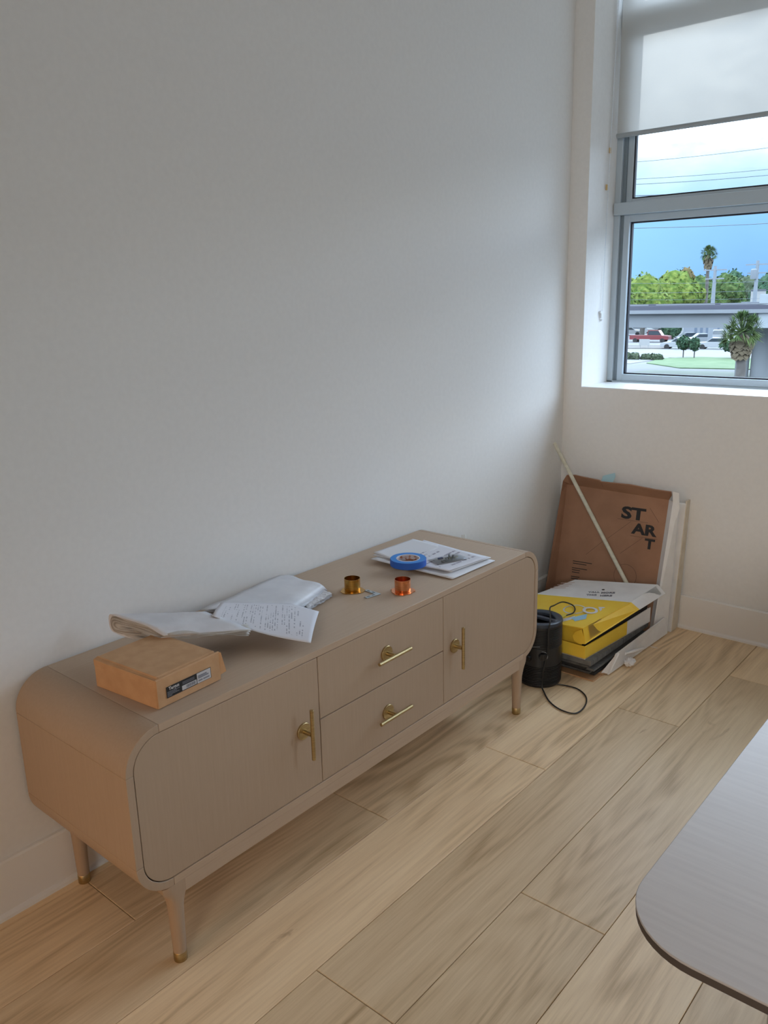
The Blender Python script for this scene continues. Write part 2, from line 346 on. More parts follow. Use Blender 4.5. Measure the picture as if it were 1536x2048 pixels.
OCH = mat('amber_connector', (.62, .42, .16), .4)
part('connector', MB().box((.0925, 2.868, 2.055), (.099, 2.876, 2.078)), OCH, ch, bevel=.001, label='small amber chain connector')
part('connector', MB().box((.0925, 2.848, 1.900), (.099, 2.857, 1.924)), OCH, ch, bevel=.001, label='small amber chain connector')
part('chain_guide', MB().box((.0895, 2.846, 1.345), (.100, 2.862, 1.375)).tube([(.091, 2.842, 1.372), (.101, 2.842, 1.372)], .006, 10).tube([(.091, 2.857, 1.336), (.101, 2.857, 1.336)], .005, 10), mat('clear_hardware', (.75, .78, .82), .2), ch, bevel=.001)

# ------------------------------------------------------------ sideboard
B_, F_, ZB, H_, LEN, RO, TH = .012, .4788, .2145, .609, 1.6579, .088, .0185
sb = empty('sideboard', (.245, LEN/2, 0), 'long taupe veneered sideboard with rounded ends standing against the left wall', 'sideboard')
def arc(cy, cz, r, a0, a1, n=14): return [(cy+r*math.cos(R(a0+(a1-a0)*k/n)), cz+r*math.sin(R(a0+(a1-a0)*k/n))) for k in range(n+1)]
G = .0006
def shellpart(name, poly, m): return part(name, MB().prism(poly, B_, F_), m, sb, bevel=.0012, smooth=True)
shellpart('top_panel', [(RO+G, H_-TH), (LEN-RO-G, H_-TH), (LEN-RO-G, H_), (RO+G, H_)], VEN_L)
shellpart('bottom_panel', [(RO+G, ZB), (LEN-RO-G, ZB), (LEN-RO-G, ZB+TH), (RO+G, ZB+TH)], VEN_L)
for nm, ya, yb in (('side_panel', 0, TH), ('side_panel', LEN-TH, LEN)):
    shellpart(nm, [(ya, ZB+RO+G), (yb, ZB+RO+G), (yb, H_-RO-G), (ya, H_-RO-G)], VEN_V)
for cy, cz, a0 in ((RO, H_-RO, 90), (LEN-RO, H_-RO, 0), (RO, ZB+RO, 180), (LEN-RO, ZB+RO, 270)):
    shellpart('corner_panel', arc(cy, cz, RO, a0, a0+90) + arc(cy, cz, RO-TH, a0+90, a0), VEN_V if a0 in (90, 180) else VEN_V)
part('back_panel', MB().box((B_+.002, .04, ZB+.03), (B_+.010, LEN-.04, H_-.03)), DARK, sb)
inner = MB().box((F_-.05, TH+.001, ZB+RO), (F_-.024, LEN-TH-.001, H_-RO)).box((F_-.05, RO, ZB+TH), (F_-.024, LEN-RO, H_-TH))
part('inner_carcass', inner, DARK, sb)
GD = .0022
def door(ya, yb, left):
    za, zb = ZB+TH+GD, H_-TH-GD; r = RO-TH-GD
    if left: poly = arc(ya+r, zb-r, r, 180, 90) + [(yb, zb), (yb, za)] + arc(ya+r, za+r, r, 270, 180)
    else: poly = [(ya, za), (ya, zb)] + arc(yb-r, zb-r, r, 90, 0) + arc(yb-r, za+r, r, 0, -90)
    return part('door', MB().prism(poly, F_-.021, F_-.0015), VEN_V, sb, bevel=.0012, smooth=True)
Y2, Y3, ZS = .5603, 1.0966, .4145
d1 = door(TH+GD, Y2-.0012, True); d2 = door(Y3+.0012, LEN-TH-GD, False)
dr = []
for za, zb in ((ZS+.0015, H_-TH-GD), (ZB+TH+GD, ZS-.0015)):
    dr.append(part('drawer', MB().box((F_-.021, Y2+.0012, za), (F_-.0015, Y3-.0012, zb)), VEN_V, sb, bevel=.0012))
def handle(par, yc, zc, vertical, half=.069):
    x = F_-.0015
    h = part('handle', MB().tube([(x+.034, yc, zc-half), (x+.034, yc, zc+half)] if vertical else [(x+.034, yc-half, zc), (x+.034, yc+half, zc)], .0052, 16), BRASS, par, smooth=True, bevel=.0006)
    # rosette and stem belong to the handle
    me = MB().lathe((x, yc, zc), [(.0225, 0), (.0225, .004), (.0215, .005), (.0065, .005), (.0060, .030)], 32, 'x')
    h2 = part('handle_rosette', me, BRASS, par, smooth=True)
handle(d1, .500, .409, True); handle(dr[0], .8285, .503, False); handle(dr[1], .8285, .323, False); handle(d2, 1.1535, .411, True)
# apron rails and legs
YLG, XLF, XLB = .0975, .4585, .042
AZ0, AZ1 = .182, ZB
part('apron', MB().box((.446, YLG+.018, AZ0), (F_-.0005, LEN-YLG-.018, AZ1)), VEN_L, sb, bevel=.001)
part('apron', MB().box((.025, YLG+.018, AZ0), (.045, LEN-YLG-.018, AZ1)), VEN_L, sb, bevel=.001)
for yy in (YLG, LEN-YLG): part('apron', MB().box((.06, yy-.009, AZ0), (.44, yy+.009, AZ1)), VEN_X, sb, bevel=.001)
def leg(xc, yc, xd, yd):
    """turned leg that swells into a square block with coves towards the rails"""
    m_ = MB(); rings = []; n = 24
    prof = [(.020, .0150), (.06, .0160), (.11, .0172), (.145, .0180), (.160, .0188), (.172, .0205), (.182, .0240), (.190, .0290), (.198, .0350), (AZ1+.0001, .0385)]
    for z, r in prof:
        sq = max(0, min(1, (z-.14)/.05)); ring = []
        for k in range(n):
            a = 2*math.pi*(k+.5)/n; cx, cy = math.cos(a), math.sin(a)
            rs_ = 1/max(abs(cx), abs(cy)); q = 1+(rs_-1)*sq
            ex, ey = cx*q, cy*q
            hx = .0185; 
            # outward x side stays flush with the face, inward x and both y swell
            rx = (r if cx*xd < 0 else min(r, .0195)); ry = (r if True else hx)
            ring.append((xc+ex*rx, yc+ey*ry, z))
        rings.append(ring)
    v = [p_ for g in rings for p_ in g]; f = [(i*n+k, i*n+(k+1)%n, (i+1)*n+(k+1)%n, (i+1)*n+k) for i in range(len(prof)-1) for k in range(n)]
    f += [tuple(range(n-1,-1,-1)), tuple(range((len(prof)-1)*n, len(prof)*n))]
    m_.add(v, f)
    lg = part('leg', m_, VEN_V, sb, smooth=True)
    part('ferrule', MB().lathe((xc, yc, 0), [(.0150, 0), (.0157, .001), (.0157, .0235), (.0150, .0245)], 24), BRASS, lg, smooth=True, label='brass leg ferrule')
for xx, xd in ((XLF, 1), (XLB, -1)):
    for yy, yd in ((YLG, -1), (LEN-YLG, 1)): leg(xx, yy, xd, yd)

# ------------------------------------------------------------ table at right
tb = empty('dining_table', (2.1, .8, 0), 'grey taupe wood table with rounded corners at lower right', 'table')
TT = .75
def rrect(x0, y0, x1, y1, r, n=12):
    return arc(x1-r, y1-r, r, 0, 90, n)+arc(x0+r, y1-r, r, 90, 180, n)+arc(x0+r, y0+r, r, 180, 270, n)+arc(x1-r, y0+r, r, 270, 360, n)
TM = textured('table_veneer', (.54, .46, .41), (.58, .50, .445), scale=(2, 34, 2), ns=4, detail=6, rough=.36, bump=.04, spec=.6)
e0 = at(1536, 1440, 'z', TT); e1 = at(1236, 1815, 'z', TT); e2 = at(1536, 1984, 'z', TT); e3 = at(1300, 1893, 'z', TT)
TX0 = (e0.x+e1.x)/2; TY0 = min(e3.y, e2.y)
part('tabletop', MB().prism(rrect(TX0, TY0, TX0+.95, TY0+1.75, .10), TT-.003, TT, 'z'), TM, tb, smooth=True, bevel=.001, seg=2)
part('edge_band', MB().prism(rrect(TX0+.001, TY0+.001, TX0+.949, TY0+1.749, .099), TT-.013, TT-.003, 'z'), mat('dark_table_edge', (.085, .06, .048), .55), tb, smooth=True)
for xx in (TX0+.13, TX0+.82):
    for yy in (TY0+.35, TY0+1.62): part('leg', MB().tube([(xx, yy, 0), (xx, yy, TT-.013)], [.018, .026], 20), TM, tb, smooth=True)
# ------------------------------------------------------------ things on the sideboard
ZT = H_+.0004
KRAFT = textured('kraft_card', (.50, .285, .145), (.56, .33, .175), ns=30, detail=4, rough=.7, bump=.05, spec=.25)
KRAFT_D = textured('kraft_card_inside', (.34, .185, .115), (.39, .215, .135), ns=12, detail=4, rough=.8, bump=.05, spec=.2)
INK = mat('black_ink', (.015, .014, .016), .6); LABW = mat('label_white', (.55, .53, .53), .5); LABB = mat('label_black', (.012, .013, .016), .4); INKG = mat('grey_ink', (.22, .22, .25), .6)
# kraft mailer box: A left, Bc front, C right, D back (footprint)
A, Bc, C = Vector((.212, .105, ZT)), Vector((.424, .125, ZT)), Vector((.415, .302, ZT)); D = A+C-Bc
hb = .070; up_ = Vector((0, 0, hb))
bx = empty('mailer_box', (A+C)/2, 'small brown cardboard mailer box with a black and white sticker on its front', 'box')
ctr = (A+C)/2
def ins(p, k): return ctr+(p-ctr)*k
part('box_body', MB().hexa([ins(q, .992) for q in (A, Bc, C, D)], [ins(q, .992)+Vector((0,0,hb-.003)) for q in (A, Bc, C, D)]), KRAFT, bx, bevel=.0008)
ex, ey = (Bc-A).normalized(), (C-Bc).normalized()
zu = Vector((0, 0, 1))
lid = MB().hexa([q+zu*(hb-.0045) for q in (A+ex*.004-ey*-.008, Bc-ex*.006+ey*.008, C-ex*.006-ey*.003, D+ex*.004-ey*.003)],
                [q+zu*(hb+.002) for q in (A+ex*.004+ey*.010, Bc-ex*.008+ey*.010, C-ex*.008-ey*.003, D+ex*.004-ey*.003)])
part('lid', lid, KRAFT, bx, bevel=.0012)
# rolled edge along the left (A-Bc) side and front rail along Bc-C
part('lid_edge', MB().hexa([A+zu*.052, Bc+zu*.052, Bc+ey*.004+zu*.052, A+ey*.004+zu*.052], [A+zu*(hb-.003), Bc+zu*(hb-.006), Bc+ey*.013+zu*(hb+.0005), A+ey*.013+zu*(hb+.0015)]), KRAFT, bx, bevel=.001)
fl = ex*.0035
part('front_flap', MB().hexa([Bc+fl*0+ey*.001+zu*.0015, Bc+fl+ey*.001+zu*.0015, C+fl+ey*.002+zu*.0015, C+ey*.002+zu*.0015],
     [Bc-fl*.6+ey*.001+zu*(hb-.001), Bc+fl*.6+ey*.001+zu*(hb-.003), C+fl*.6+ey*.004+zu*(hb-.001), C-fl*.6+ey*.004+zu*(hb+.001)]), KRAFT, bx, bevel=.001)
p0, p1, p2, p3 = C+fl+zu*.016, C+fl*1.2+ey*.014+zu*.020, C+fl*.6+ey*.003+zu*(hb-.001), C+fl*.9+ey*.010+zu*(hb-.012)
part('side_tab', MB().slab([C+ex*.001+zu*.012, C+ex*.006+ey*.016+zu*.018, C+ex*.003+ey*.006+zu*(hb-.002), C-ex*.001+zu*(hb-.001)], .0018), KRAFT, bx)
# sticker
so_ = Bc+fl+ex*.0011; 
def on_face(s, h, out=0): return Bc+ey*s+zu*h+ex*(.0036+.0012*(1-h/hb)-.0010+out)
L_ = (C-Bc).length
s0, s1, h0, h1 = .024, .150, .018, .044
def fq(a, b, c, d, o): return MB().slab([on_face(a, c, o), on_face(b, c, o), on_face(b, d, o), on_face(a, d, o)], .0003)
st = part('sticker', fq(s0, s1, h0, h1, .0008), LABB, bx, label='black and white product sticker')
part('sticker_panel', fq(.066, .107, h0+.002, h0+.0125, .0012), LABW, st); part('sticker_panel', fq(.109, .1485, h0+.001, h1-.001, .0012), LABW, st)
lettering('Targus', .0105, LABW, st, on_face(.0445, .0385, .0013), ey, zu, bold=.0002)
bars = MB()
random.seed(3)
x = .078
while x < .103:
    w_ = random.choice((.0006, .001, .0014)); bars.add(fq(x, x+w_, h0+.004, h0+.011, .0016).v, [(0,1,2,3),(4,5,6,7)]); x += w_+random.choice((.0006, .001))
for k in range(4): bars.add(fq(.026, .026+(.034, .026, .032, .012)[k], h0+.0125-.0032*k, h0+.0138-.0032*k, .0012).v, [(0,1,2,3),(4,5,6,7)])
part('barcode', bars, INKG, st)
bars = MB()
for k, (a, b, c) in enumerate(((.112, .137, .034), (.112, .142, .030), (.112, .124, .023), (.126, .144, .023))): bars.add(fq(a, b, h0+c-.018, h0+c-.018+.0035, .0016).v, [(0,1,2,3),(4,5,6,7)])
for k in range(3): bars.add(fq(.068, .068+.034, .0335+.0025*k, .0343+.0025*k, .0012).v, [(0,1,2,3),(4,5,6,7)])
part('small_print', bars, INKG, st)

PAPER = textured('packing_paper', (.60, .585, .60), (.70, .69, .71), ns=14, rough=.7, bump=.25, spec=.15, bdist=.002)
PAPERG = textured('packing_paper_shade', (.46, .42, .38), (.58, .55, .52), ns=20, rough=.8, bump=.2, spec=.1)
PAPERD = textured('packing_paper_deep_shade', (.30, .265, .23), (.40, .36, .32), ns=20, rough=.85)  # these two darker papers paint in the shade between the folds
# folded packing paper: nested U folds in the plane a-z, pulled along b
Lf, Fr, Rt, Bk = at(214, 1226, 'z', .716), at(331, 1266, 'z', .697), at(502, 1257, 'z', .672), at(403, 1221, 'z', .700)
pr = empty('folded_packing_paper', (.2, .35, ZT), 'thick folded wad of white packing paper resting on the cardboard mailer box', 'paper', 'packing paper')
del pr['group']
def bil(s, t):                                # s along a (left to front), t along b (to the right)
    a = lerp(Lf, Fr, s); b = lerp(Bk, Rt, s); return lerp(a, b, t)
NL = 8
for k in range(NL):
    w0 = .0235*(1-k/NL)+.0008                # half height of this loop
    prof = []; ns_ = 16
    s0_ = .03+.10*k/NL; e_ = .985-.012*random.random()
    for i in range(ns_+1): prof.append((e_-(e_-s0_-.05)*i/ns_, 1))
    for i in range(1, 7): a = math.pi*i/7; prof.append((s0_+.05-.05*math.sin(a), math.cos(a)))
    for i in range(ns_+1): prof.append((s0_+.05+(e_-.04*random.random()-s0_-.05)*i/ns_, -1))
    ph = random.random()*6
    def fn(u, v, prof=prof, w0=w0, k=k, ph=ph):
        q = u*(len(prof)-1); i = min(int(q), len(prof)-2); f = q-i
        s = prof[i][0]*(1-f)+prof[i+1][0]*f; h = prof[i][1]*(1-f)+prof[i+1][1]*f
        t = v*(1.0-.03*k*(1 if k % 2 else .5)/NL) + .012*math.sin(ph+s*7)*(1-v)
        p = bil(max(0, s), t); th = w0*(1-.55*v)*(1-.60*s*s)
        wob = .0035*math.sin(s*9+ph*.4+k*.35)*(1-.5*v)*(0 if h > .9 and k == 0 else 1)
        taper = 1-.85*max(0, s-.72)/.28
        return p+Vector((0, 0, -.0235*(1-.55*v)*(1-.60*s*s)+h*th*taper+wob*(.3+.7*(1-h)/2)*taper))
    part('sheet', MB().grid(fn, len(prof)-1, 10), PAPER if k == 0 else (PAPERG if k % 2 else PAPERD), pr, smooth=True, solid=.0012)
# ragged layers at the right front under the top sheet
for k in range(4):
    z_ = -.004-.004*k; j = .004*k
    a, b = at(331, 1266, 'z', .694)+Vector((.01, .006*k, z_)), Rt+Vector((.004-.004*k, -.002, z_-.002))
    c, d = Rt+Vector((-.10, .05, z_)), Fr+Vector((-.10, .06, z_))
    def fn(u, v, a=a, b=b, c=c, d=d, k=k):
        p = lerp(lerp(a, b, u), lerp(d, c, u), v); n_ = noise.noise(Vector((u*9, k*3.1, 0)))
        return p+Vector((.006*n_*(1-v), -.004*n_*(1-v), .003*math.sin(u*8+k)*(1-v)))
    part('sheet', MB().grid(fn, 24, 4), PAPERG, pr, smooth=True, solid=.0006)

# second folded paper / foam wrap towards the wall
q0, q1, q2, q3 = at(400, 1221, 'z', .668), at(571, 1144, 'z', .640), at(654, 1165, 'z', .640), at(592, 1207, 'z', .648)
q0.x = max(q0.x, .012); q1.x = max(q1.x, .012)
fw = empty('folded_wrapping_paper', ((q0+q2)/2).xy.to_3d()+Vector((0, 0, ZT)), 'crinkled white wrapping paper folded flat against the wall behind the printed letter', 'paper')
WRAP = textured('wrapping_paper', (.58, .575, .60), (.68, .675, .70), ns=9, rough=.45, bump=.5, bdist=.004, spec=.35)
for k in range(5):
    def fn(u, v, k=k):
        p = lerp(lerp(q0, q1, u), lerp(q3, q2, u), v); p = p.copy()
        lip = max(0, (v-.80)/.2); p.z -= k*.0062*(1-.2*u) + lip*lip*.016*(1-k*.2)
        p.z += .004*noise.noise(Vector((u*5, v*3, k)))*(1-lip)+.0018*abs(noise.noise(Vector((u*11, v*9, k*2))))
        if u > .9: p.z -= (u-.9)*.10
        p += Vector((.004*noise.noise(Vector((u*8, k, 1))), .005*noise.noise(Vector((v*7, k, 5))), 0))*(1 if k else .3)
        p.x = max(p.x, .008); p.z = max(p.z, ZT+.001+.0006*(5-k)); return p
    part('sheet', MB().grid(fn, 30, 12), WRAP, fw, smooth=True, solid=.0007)

# crumpled loose papers sticking out to the right
r0, r1, r2, r3 = at(590, 1212, 'z', .622), at(636, 1183, 'z', .622), at(664, 1186, 'z', .622), at(617, 1217, 'z', .620)
cr = empty('crumpled_sheets', ((r0+r2)/2).xy.to_3d()+Vector((0, 0, ZT)), 'small crumpled white sheets poking out beneath the wrapping paper beside the brass collar', 'paper')
for k in range(4):
    def fn(u, v, k=k):
        p = lerp(lerp(r0+Vector((-.04, .03, 0)), r1+Vector((-.04, .03, 0)), u), lerp(r3, r2, u), v).copy()
        p += Vector((noise.noise(Vector((u*9, v*4, k*7))), noise.noise(Vector((u*4, v*9, k*5))), 0))*.006
        p.z = ZT+.0015+.0032*(3-k)+.0045*abs(noise.noise(Vector((u*10, v*8, k)))); return p
    part('sheet', MB().grid(fn, 18, 12), WHITEP, cr, solid=.0004)

# printed letter
def printed(name, cols, base=(.66, .65, .69), n=16, lo=.5, ax='V'):
    m = mat(name, base, .6, spec=.25); nt = m.node_tree; b = nt.nodes['Principled BSDF']; L = nt.links.new
    uv = N(nt, 'ShaderNodeUVMap'); s = N(nt, 'ShaderNodeSeparateXYZ'); L(uv.outputs[0], s.inputs[0])
    def M_(op, a, bv=None, cv=None):
        q = N(nt, 'ShaderNodeMath', operation=op)
        for i, z in enumerate((a, bv, cv)):
            if z is None: continue
            if isinstance(z, (int, float)): q.inputs[i].default_value = z
            else: L(z, q.inputs[i])
        return q.outputs[0]
    U, V = s.outputs[0], s.outputs[1]
    row = M_('MULTIPLY', V, n); fr = M_('FRACT', row); rid = M_('FLOOR', row)
    line = M_('LESS_THAN', fr, .42)
    cmb = N(nt, 'ShaderNodeCombineXYZ'); L(M_('MULTIPLY', U, 26), cmb.inputs[0]); L(M_('MULTIPLY', rid, 3.7), cmb.inputs[1])
    nz_ = N(nt, 'ShaderNodeTexNoise', Scale=1.0, Detail=2); L(cmb.outputs[0], nz_.inputs['Vector']); word = M_('GREATER_THAN', nz_.outputs[0], lo)
    cm2 = N(nt, 'ShaderNodeCombineXYZ'); L(M_('MULTIPLY', rid, 5.13), cm2.inputs[1]); L(M_('MULTIPLY', U, 1.6), cm2.inputs[0])
    nb = N(nt, 'ShaderNodeTexNoise', Scale=1.0, Detail=0); L(cm2.outputs[0], nb.inputs['Vector']); blk = M_('GREATER_THAN', nb.outputs[0], .47)
    mar = M_('MULTIPLY', M_('GREATER_THAN', U, .10), M_('LESS_THAN', U, .92)); mar2 = M_('MULTIPLY', M_('GREATER_THAN', V, .08), M_('LESS_THAN', V, .92))
    k = M_('MULTIPLY', M_('MULTIPLY', M_('MULTIPLY', line, word), blk), M_('MULTIPLY', mar, mar2))
    mx = N(nt, 'ShaderNodeMix', data_type='RGBA'); L(M_('MULTIPLY', k, .75), mx.inputs[0]); mx.inputs[6].default_value = (*base, 1); mx.inputs[7].default_value = (*cols, 1); L(mx.outputs[2], b.inputs['Base Color']); return m
PRINT = printed('printed_letter', (.26, .26, .30), n=40); PRINT2 = printed('printed_envelope', (.20, .17, .22), n=13, lo=.45)
def sheet(name, fn, nu, nv, m, parent=None, thick=.0004, smooth=True):
    o = part(name, MB().grid(fn, nu, nv), m, parent, smooth=smooth)
    uv = o.data.uv_layers.new(name='UVMap'); 
    for poly in o.data.polygons:
        for li in poly.loop_indices:
            vi = o.data.loops[li].vertex_index; uv.data[li].uv = ((vi % (nu+1))/nu, (vi//(nu+1))/nv)
    s = o.modifiers.new('solid', 'SOLIDIFY'); s.thickness = thick; s.offset = 0
    return o
l0, l1, l2, l3 = at(424, 1229, 'z', .700), at(442, 1205, 'z', .694), at(638, 1223, 'z', .640), at(621.5, 1283, 'z', .634)
l4 = at(582, 1207, 'z', .660)
def fn(u, v):                                  # u: short side, bottom edge -> top edge ; v along the length
    bot = lerp(l0, l3, v)+Vector((0, 0, -.010*math.sin(math.pi*v)))
    mid = lerp(l1, l4, min(1, v*1.25)) if v < .8 else lerp(l4, l2, (v-.8)/.2)
    p = lerp(bot, mid, u); p.z += (.006 if u < .3 else 0)*(u/.3)*0 + .004*math.sin(u*math.pi)*v - (.004 if u < .28 else 0)*(1-u/.28); return p
lt = sheet('printed_letter', fn, 20, 26, PRINT); tag(lt, 'printed letter with a crease lying over the folded packing paper, nearest the sideboard edge', 'paper')

# brass and copper collars
COPPER = textured('copper', (.75, .28, .12), (.85, .38, .18), scale=(1,1,12), ns=16, rough=.24, metal=1)
BRASS2 = textured('bright_brass', (.50, .27, .06), (.68, .40, .10), scale=(1,1,12), ns=16, rough=.26, metal=1)
def collar(c, m, label, rot):
    e = empty('flanged_collar', c, label, 'collar')
    body = MB().lathe(c, [(.0232, .002), (.0242, .006), (.0242, .040), (.0233, .040), (.0233, .003)], 40)
    part('sleeve', body, m, e, smooth=True)
    n = 60; outer = []; inner_ = []
    for k in range(n):
        a = 2*math.pi*k/n; r = .0335 + (.0045 if math.cos(3*(a-rot)) > .15 else 0); outer.append((r*math.cos(a), r*math.sin(a))); inner_.append((.0231*math.cos(a), .0231*math.sin(a)))
    v = [c+Vector((x, y, z)) for z in (.0004, .0022) for x, y in outer+inner_]
    f = []
    for k in range(n):
        j = (k+1) % n
        f += [(2*n+k, 2*n+j, 3*n+j, 3*n+k), (k, n+k, n+j, j), (k, j, 2*n+j, 2*n+k), (n+k, 3*n+k, 3*n+j, n+j)]
    part('flange', MB().add(v, f), m, e)
cb, cc = at(705, 1181, 'z', ZT), at(805.5, 1183, 'z', ZT); cb.z = cc.z = ZT
collar(cb, BRASS2, 'gold brass flanged collar, the left of the two metal collars', .3); collar(cc, COPPER, 'orange copper flanged collar, the right of the two metal collars', .9)
# flat L-shaped corner brace with screw holes
STEEL = textured('zinc_steel', (.42, .47, .50), (.52, .57, .60), ns=30, rough=.34, metal=.9)
b0, b1, b2 = at(735, 1180, 'z', ZT), at(762, 1188.5, 'z', ZT), at(734, 1197.5, 'z', ZT)
lb = empty('corner_brace', b1.copy(), 'flat zinc corner brace with slots, lying between the two metal collars', 'bracket')
da, db = (b0-b1), (b2-b1); wd = .014
na = Vector((-da.y, da.x, 0)).normalized()*wd; nb_ = Vector((-db.y, db.x, 0)).normalized()*wd
if na.dot(db) < 0: na = -na
if nb_.dot(da) < 0: nb_ = -nb_
t_ = Vector((0, 0, .0003)); nrm = .0018
inn = b1+na+nb_ if True else b1
import mathutils
ip = mathutils.geometry.intersect_line_line(b0+na, b1+na, b2+nb_, b1+nb_)[0]
poly = [b1, b0, b0+na*.9, ip, b2+nb_*.9, b2]
poly = [Vector((p.x, p.y, ZT+.0003)) for p in poly]
pm = MB(); k = len(poly); pm.add(poly+[p+Vector((0,0,.0018)) for p in poly], [tuple(range(k-1,-1,-1)), tuple(range(k,2*k))]+[(i,(i+1)%k,(i+1)%k+k,i+k) for i in range(k)])
part('plate', pm, STEEL, lb, bevel=.0004)
for dv, nv_ in ((da, na), (db, nb_)):
    for f in (.42, .80):
        c = b1+dv*f+nv_*.5; c.z = ZT+.0022; d = dv.normalized()*.0055; w = nv_.normalized()*.0016
        part('slot', MB().slab([c-d-w, c+d-w, c+d+w, c-d+w], .0002), INK, lb)

# ------------------------------------------------------------ envelopes, tape and hardware
def pad(name, pts, z, th, m, label, cat='envelope', lift=None, group=None, mprint=None):
    P = [at(u, v, 'z', z+(lift[i] if lift else 0)) for i, (u, v) in enumerate(pts)]
    def fn(u, v):
        p = lerp(lerp(P[0], P[1], u), lerp(P[3], P[2], u), v).copy(); p.z += .0006*noise.noise(Vector((u*3, v*3, z*99))); return p
    o = sheet(name, fn, 14, 14, m, None, th); tag(o, label, cat, group); return o
pad('envelope', [(742, 1118), (838, 1085), (990, 1121.5), (905, 1158)], ZT+.003, .0016, WHITEP, 'large white envelope at the bottom of the stack, its corner towards the sideboard edge', lift=[.012, .001, .0005, .0005])
pad('envelope', [(746, 1110), (828, 1078.5), (982, 1115), (902, 1144)], ZT+.009, .0014, WHITEP, 'white envelope in the middle of the stack under the blue tape', lift=[.008, .003, 0, 0])
pad('folded_letter', [(747, 1105), (826, 1078), (884, 1093), (806, 1127)], ZT+.0155, .0012, WHITEP, 'blank folded white letter at the left of the stack, partly under the blue tape', 'paper', lift=[.007, .003, 0, 0])
pad('printed_statement', [(783, 1120), (848, 1080), (974, 1115.5), (896, 1142.5)], ZT+.0135, .0010, PRINT2, 'printed statement on top of the envelope stack, under the bag of screws', 'paper', lift=[.003, .003, .001, 0])
TAPE = mat('painters_tape_blue', (.015, .10, .46), .55); TAPES = mat('painters_tape_side', (.03, .22, .62), .6); CORE = textured('tape_core', (.50, .42, .40), (.62, .58, .58), ns=60, lo=.45, hi=.55, rough=.7)
tc_ = at(816.5, 1129, 'z', ZT+.0175); tpe = empty('tape_roll', tc_.copy(), 'roll of blue painters tape lying on the white envelopes', 'tape')
for_ = MB().lathe(tc_, [(.0388, .0005), (.0578, 0), (.0585, .0008), (.0585, .0212), (.0578, .0220), (.0388, .0220)], 56, closed=True)
part('tape', for_, TAPE, tpe, smooth=True)
part('tape_edge', MB().lathe(tc_, [(.0392, .0221), (.0574, .0221), (.0574, .0223), (.0392, .0223)], 56, closed=True), TAPES, tpe)
part('core', MB().lathe(tc_, [(.0350, .0006), (.0386, .0006), (.0386, .0224), (.0350, .0224)], 56, closed=True), mat('core_white', (.60, .58, .62), .6), tpe, smooth=True)
part('core_print', MB().lathe(tc_, [(.0345, .002), (.0349, .002), (.0349, .0205), (.0345, .0205)], 40, closed=True), textured('core_lining', (.32, .12, .06), (.55, .50, .52), ns=55, lo=.46, hi=.56, rough=.7), tpe, smooth=True)
# bag of hardware
bc_ = at(896, 1119, 'z', ZT+.016)
dx = (at(925, 1112, 'z', ZT+.016)-at(868, 1124, 'z', ZT+.016)); L__ = dx.length; dx = dx/L__; dy = Vector((-dx.y, dx.x, 0))
def hp(a, b, z): return bc_+dx*a+dy*b+Vector((0, 0, z))
def fn(u, v):
    a, b = (u-.5)*L__*1.05, (v-.5)*.062; h = .010*max(0, 1-(2*u-1)**4)*max(0, 1-(2*v-1)**2)+.002
    return hp(a, b, h+.0018*noise.noise(Vector((u*7, v*6, 2))))
bag = part('hardware_bag', MB().grid(fn, 22, 14), POLY, None, smooth=True); tag(bag, 'crinkled clear plastic bag of small metal fittings on the printed statement', 'bag')
ST2 = mat('screw_steel', (.22, .23, .22), .3, .9); YZ = mat('yellow_zinc', (.35, .34, .16), .35, .8); NAVY = mat('navy_plastic', (.015, .03, .12), .4)
def screw(a, b, ang, ln, m, label, z=.004):
    d = dx*math.cos(ang)+dy*math.sin(ang); p = hp(a, b, z); e = empty('screw', p.copy(), label, 'screw', 'screws in the clear bag')
    part('shank', MB().tube([p-d*ln/2, p+d*ln*.35, p+d*ln/2], [.0019, .0019, .0005], 8), m, e, smooth=True); part('head', MB().tube([p-d*(ln/2+.0022), p-d*ln/2], [.0038, .0030], 12), m, e, smooth=True)
for i, q in enumerate(((-.020, -.012, .2, .026, ST2), (-.006, -.017, -.15, .024, ST2), (.018, .004, .3, .030, YZ), (.024, -.003, .1, .030, YZ), (.004, .008, .5, .022, ST2))):
    screw(*q, ('short steel screw beside the navy clip in the bag', 'short steel screw nearest the sideboard edge in the bag', 'yellow zinc screw furthest from the sideboard edge in the bag', 'yellow zinc screw beneath the other yellow one in the bag', 'shortest steel screw in the middle of the bag')[i])
o = part('plastic_clip', MB().box((-.009, -.004, 0), (.009, .004, .006)), NAVY, bevel=.001); tag(o, 'tiny navy plastic clip at the left end of the bag of screws', 'clip'); o.location = hp(-.030, .000, .006); o.rotation_euler.z = math.atan2(dx.y, dx.x)
o = part('steel_clamp', MB().box((-.004, -.009, 0), (.004, .009, .002)).box((-.004, -.009, .002), (.004, -.006, .012)).box((-.004, .006, .002), (.004, .009, .012)), ST2, bevel=.0006); tag(o, 'tiny dark steel clamp at the right end of the bag of screws', 'clamp'); o.location = hp(.012, .000, .0035); o.rotation_euler.z = math.atan2(dx.y, dx.x)+.3

# white paper tip standing between sideboard and wall
o = part('foam_strip', MB().slab([(.115, 1.735, .001), (.165, 1.735, .001), (.046, 1.835, .536), (.026, 1.835, .530)], .004), mat('white_foam', (.88, .90, .89), .6)); tag(o, 'narrow white foam strip standing behind the far end of the sideboard', 'strip')

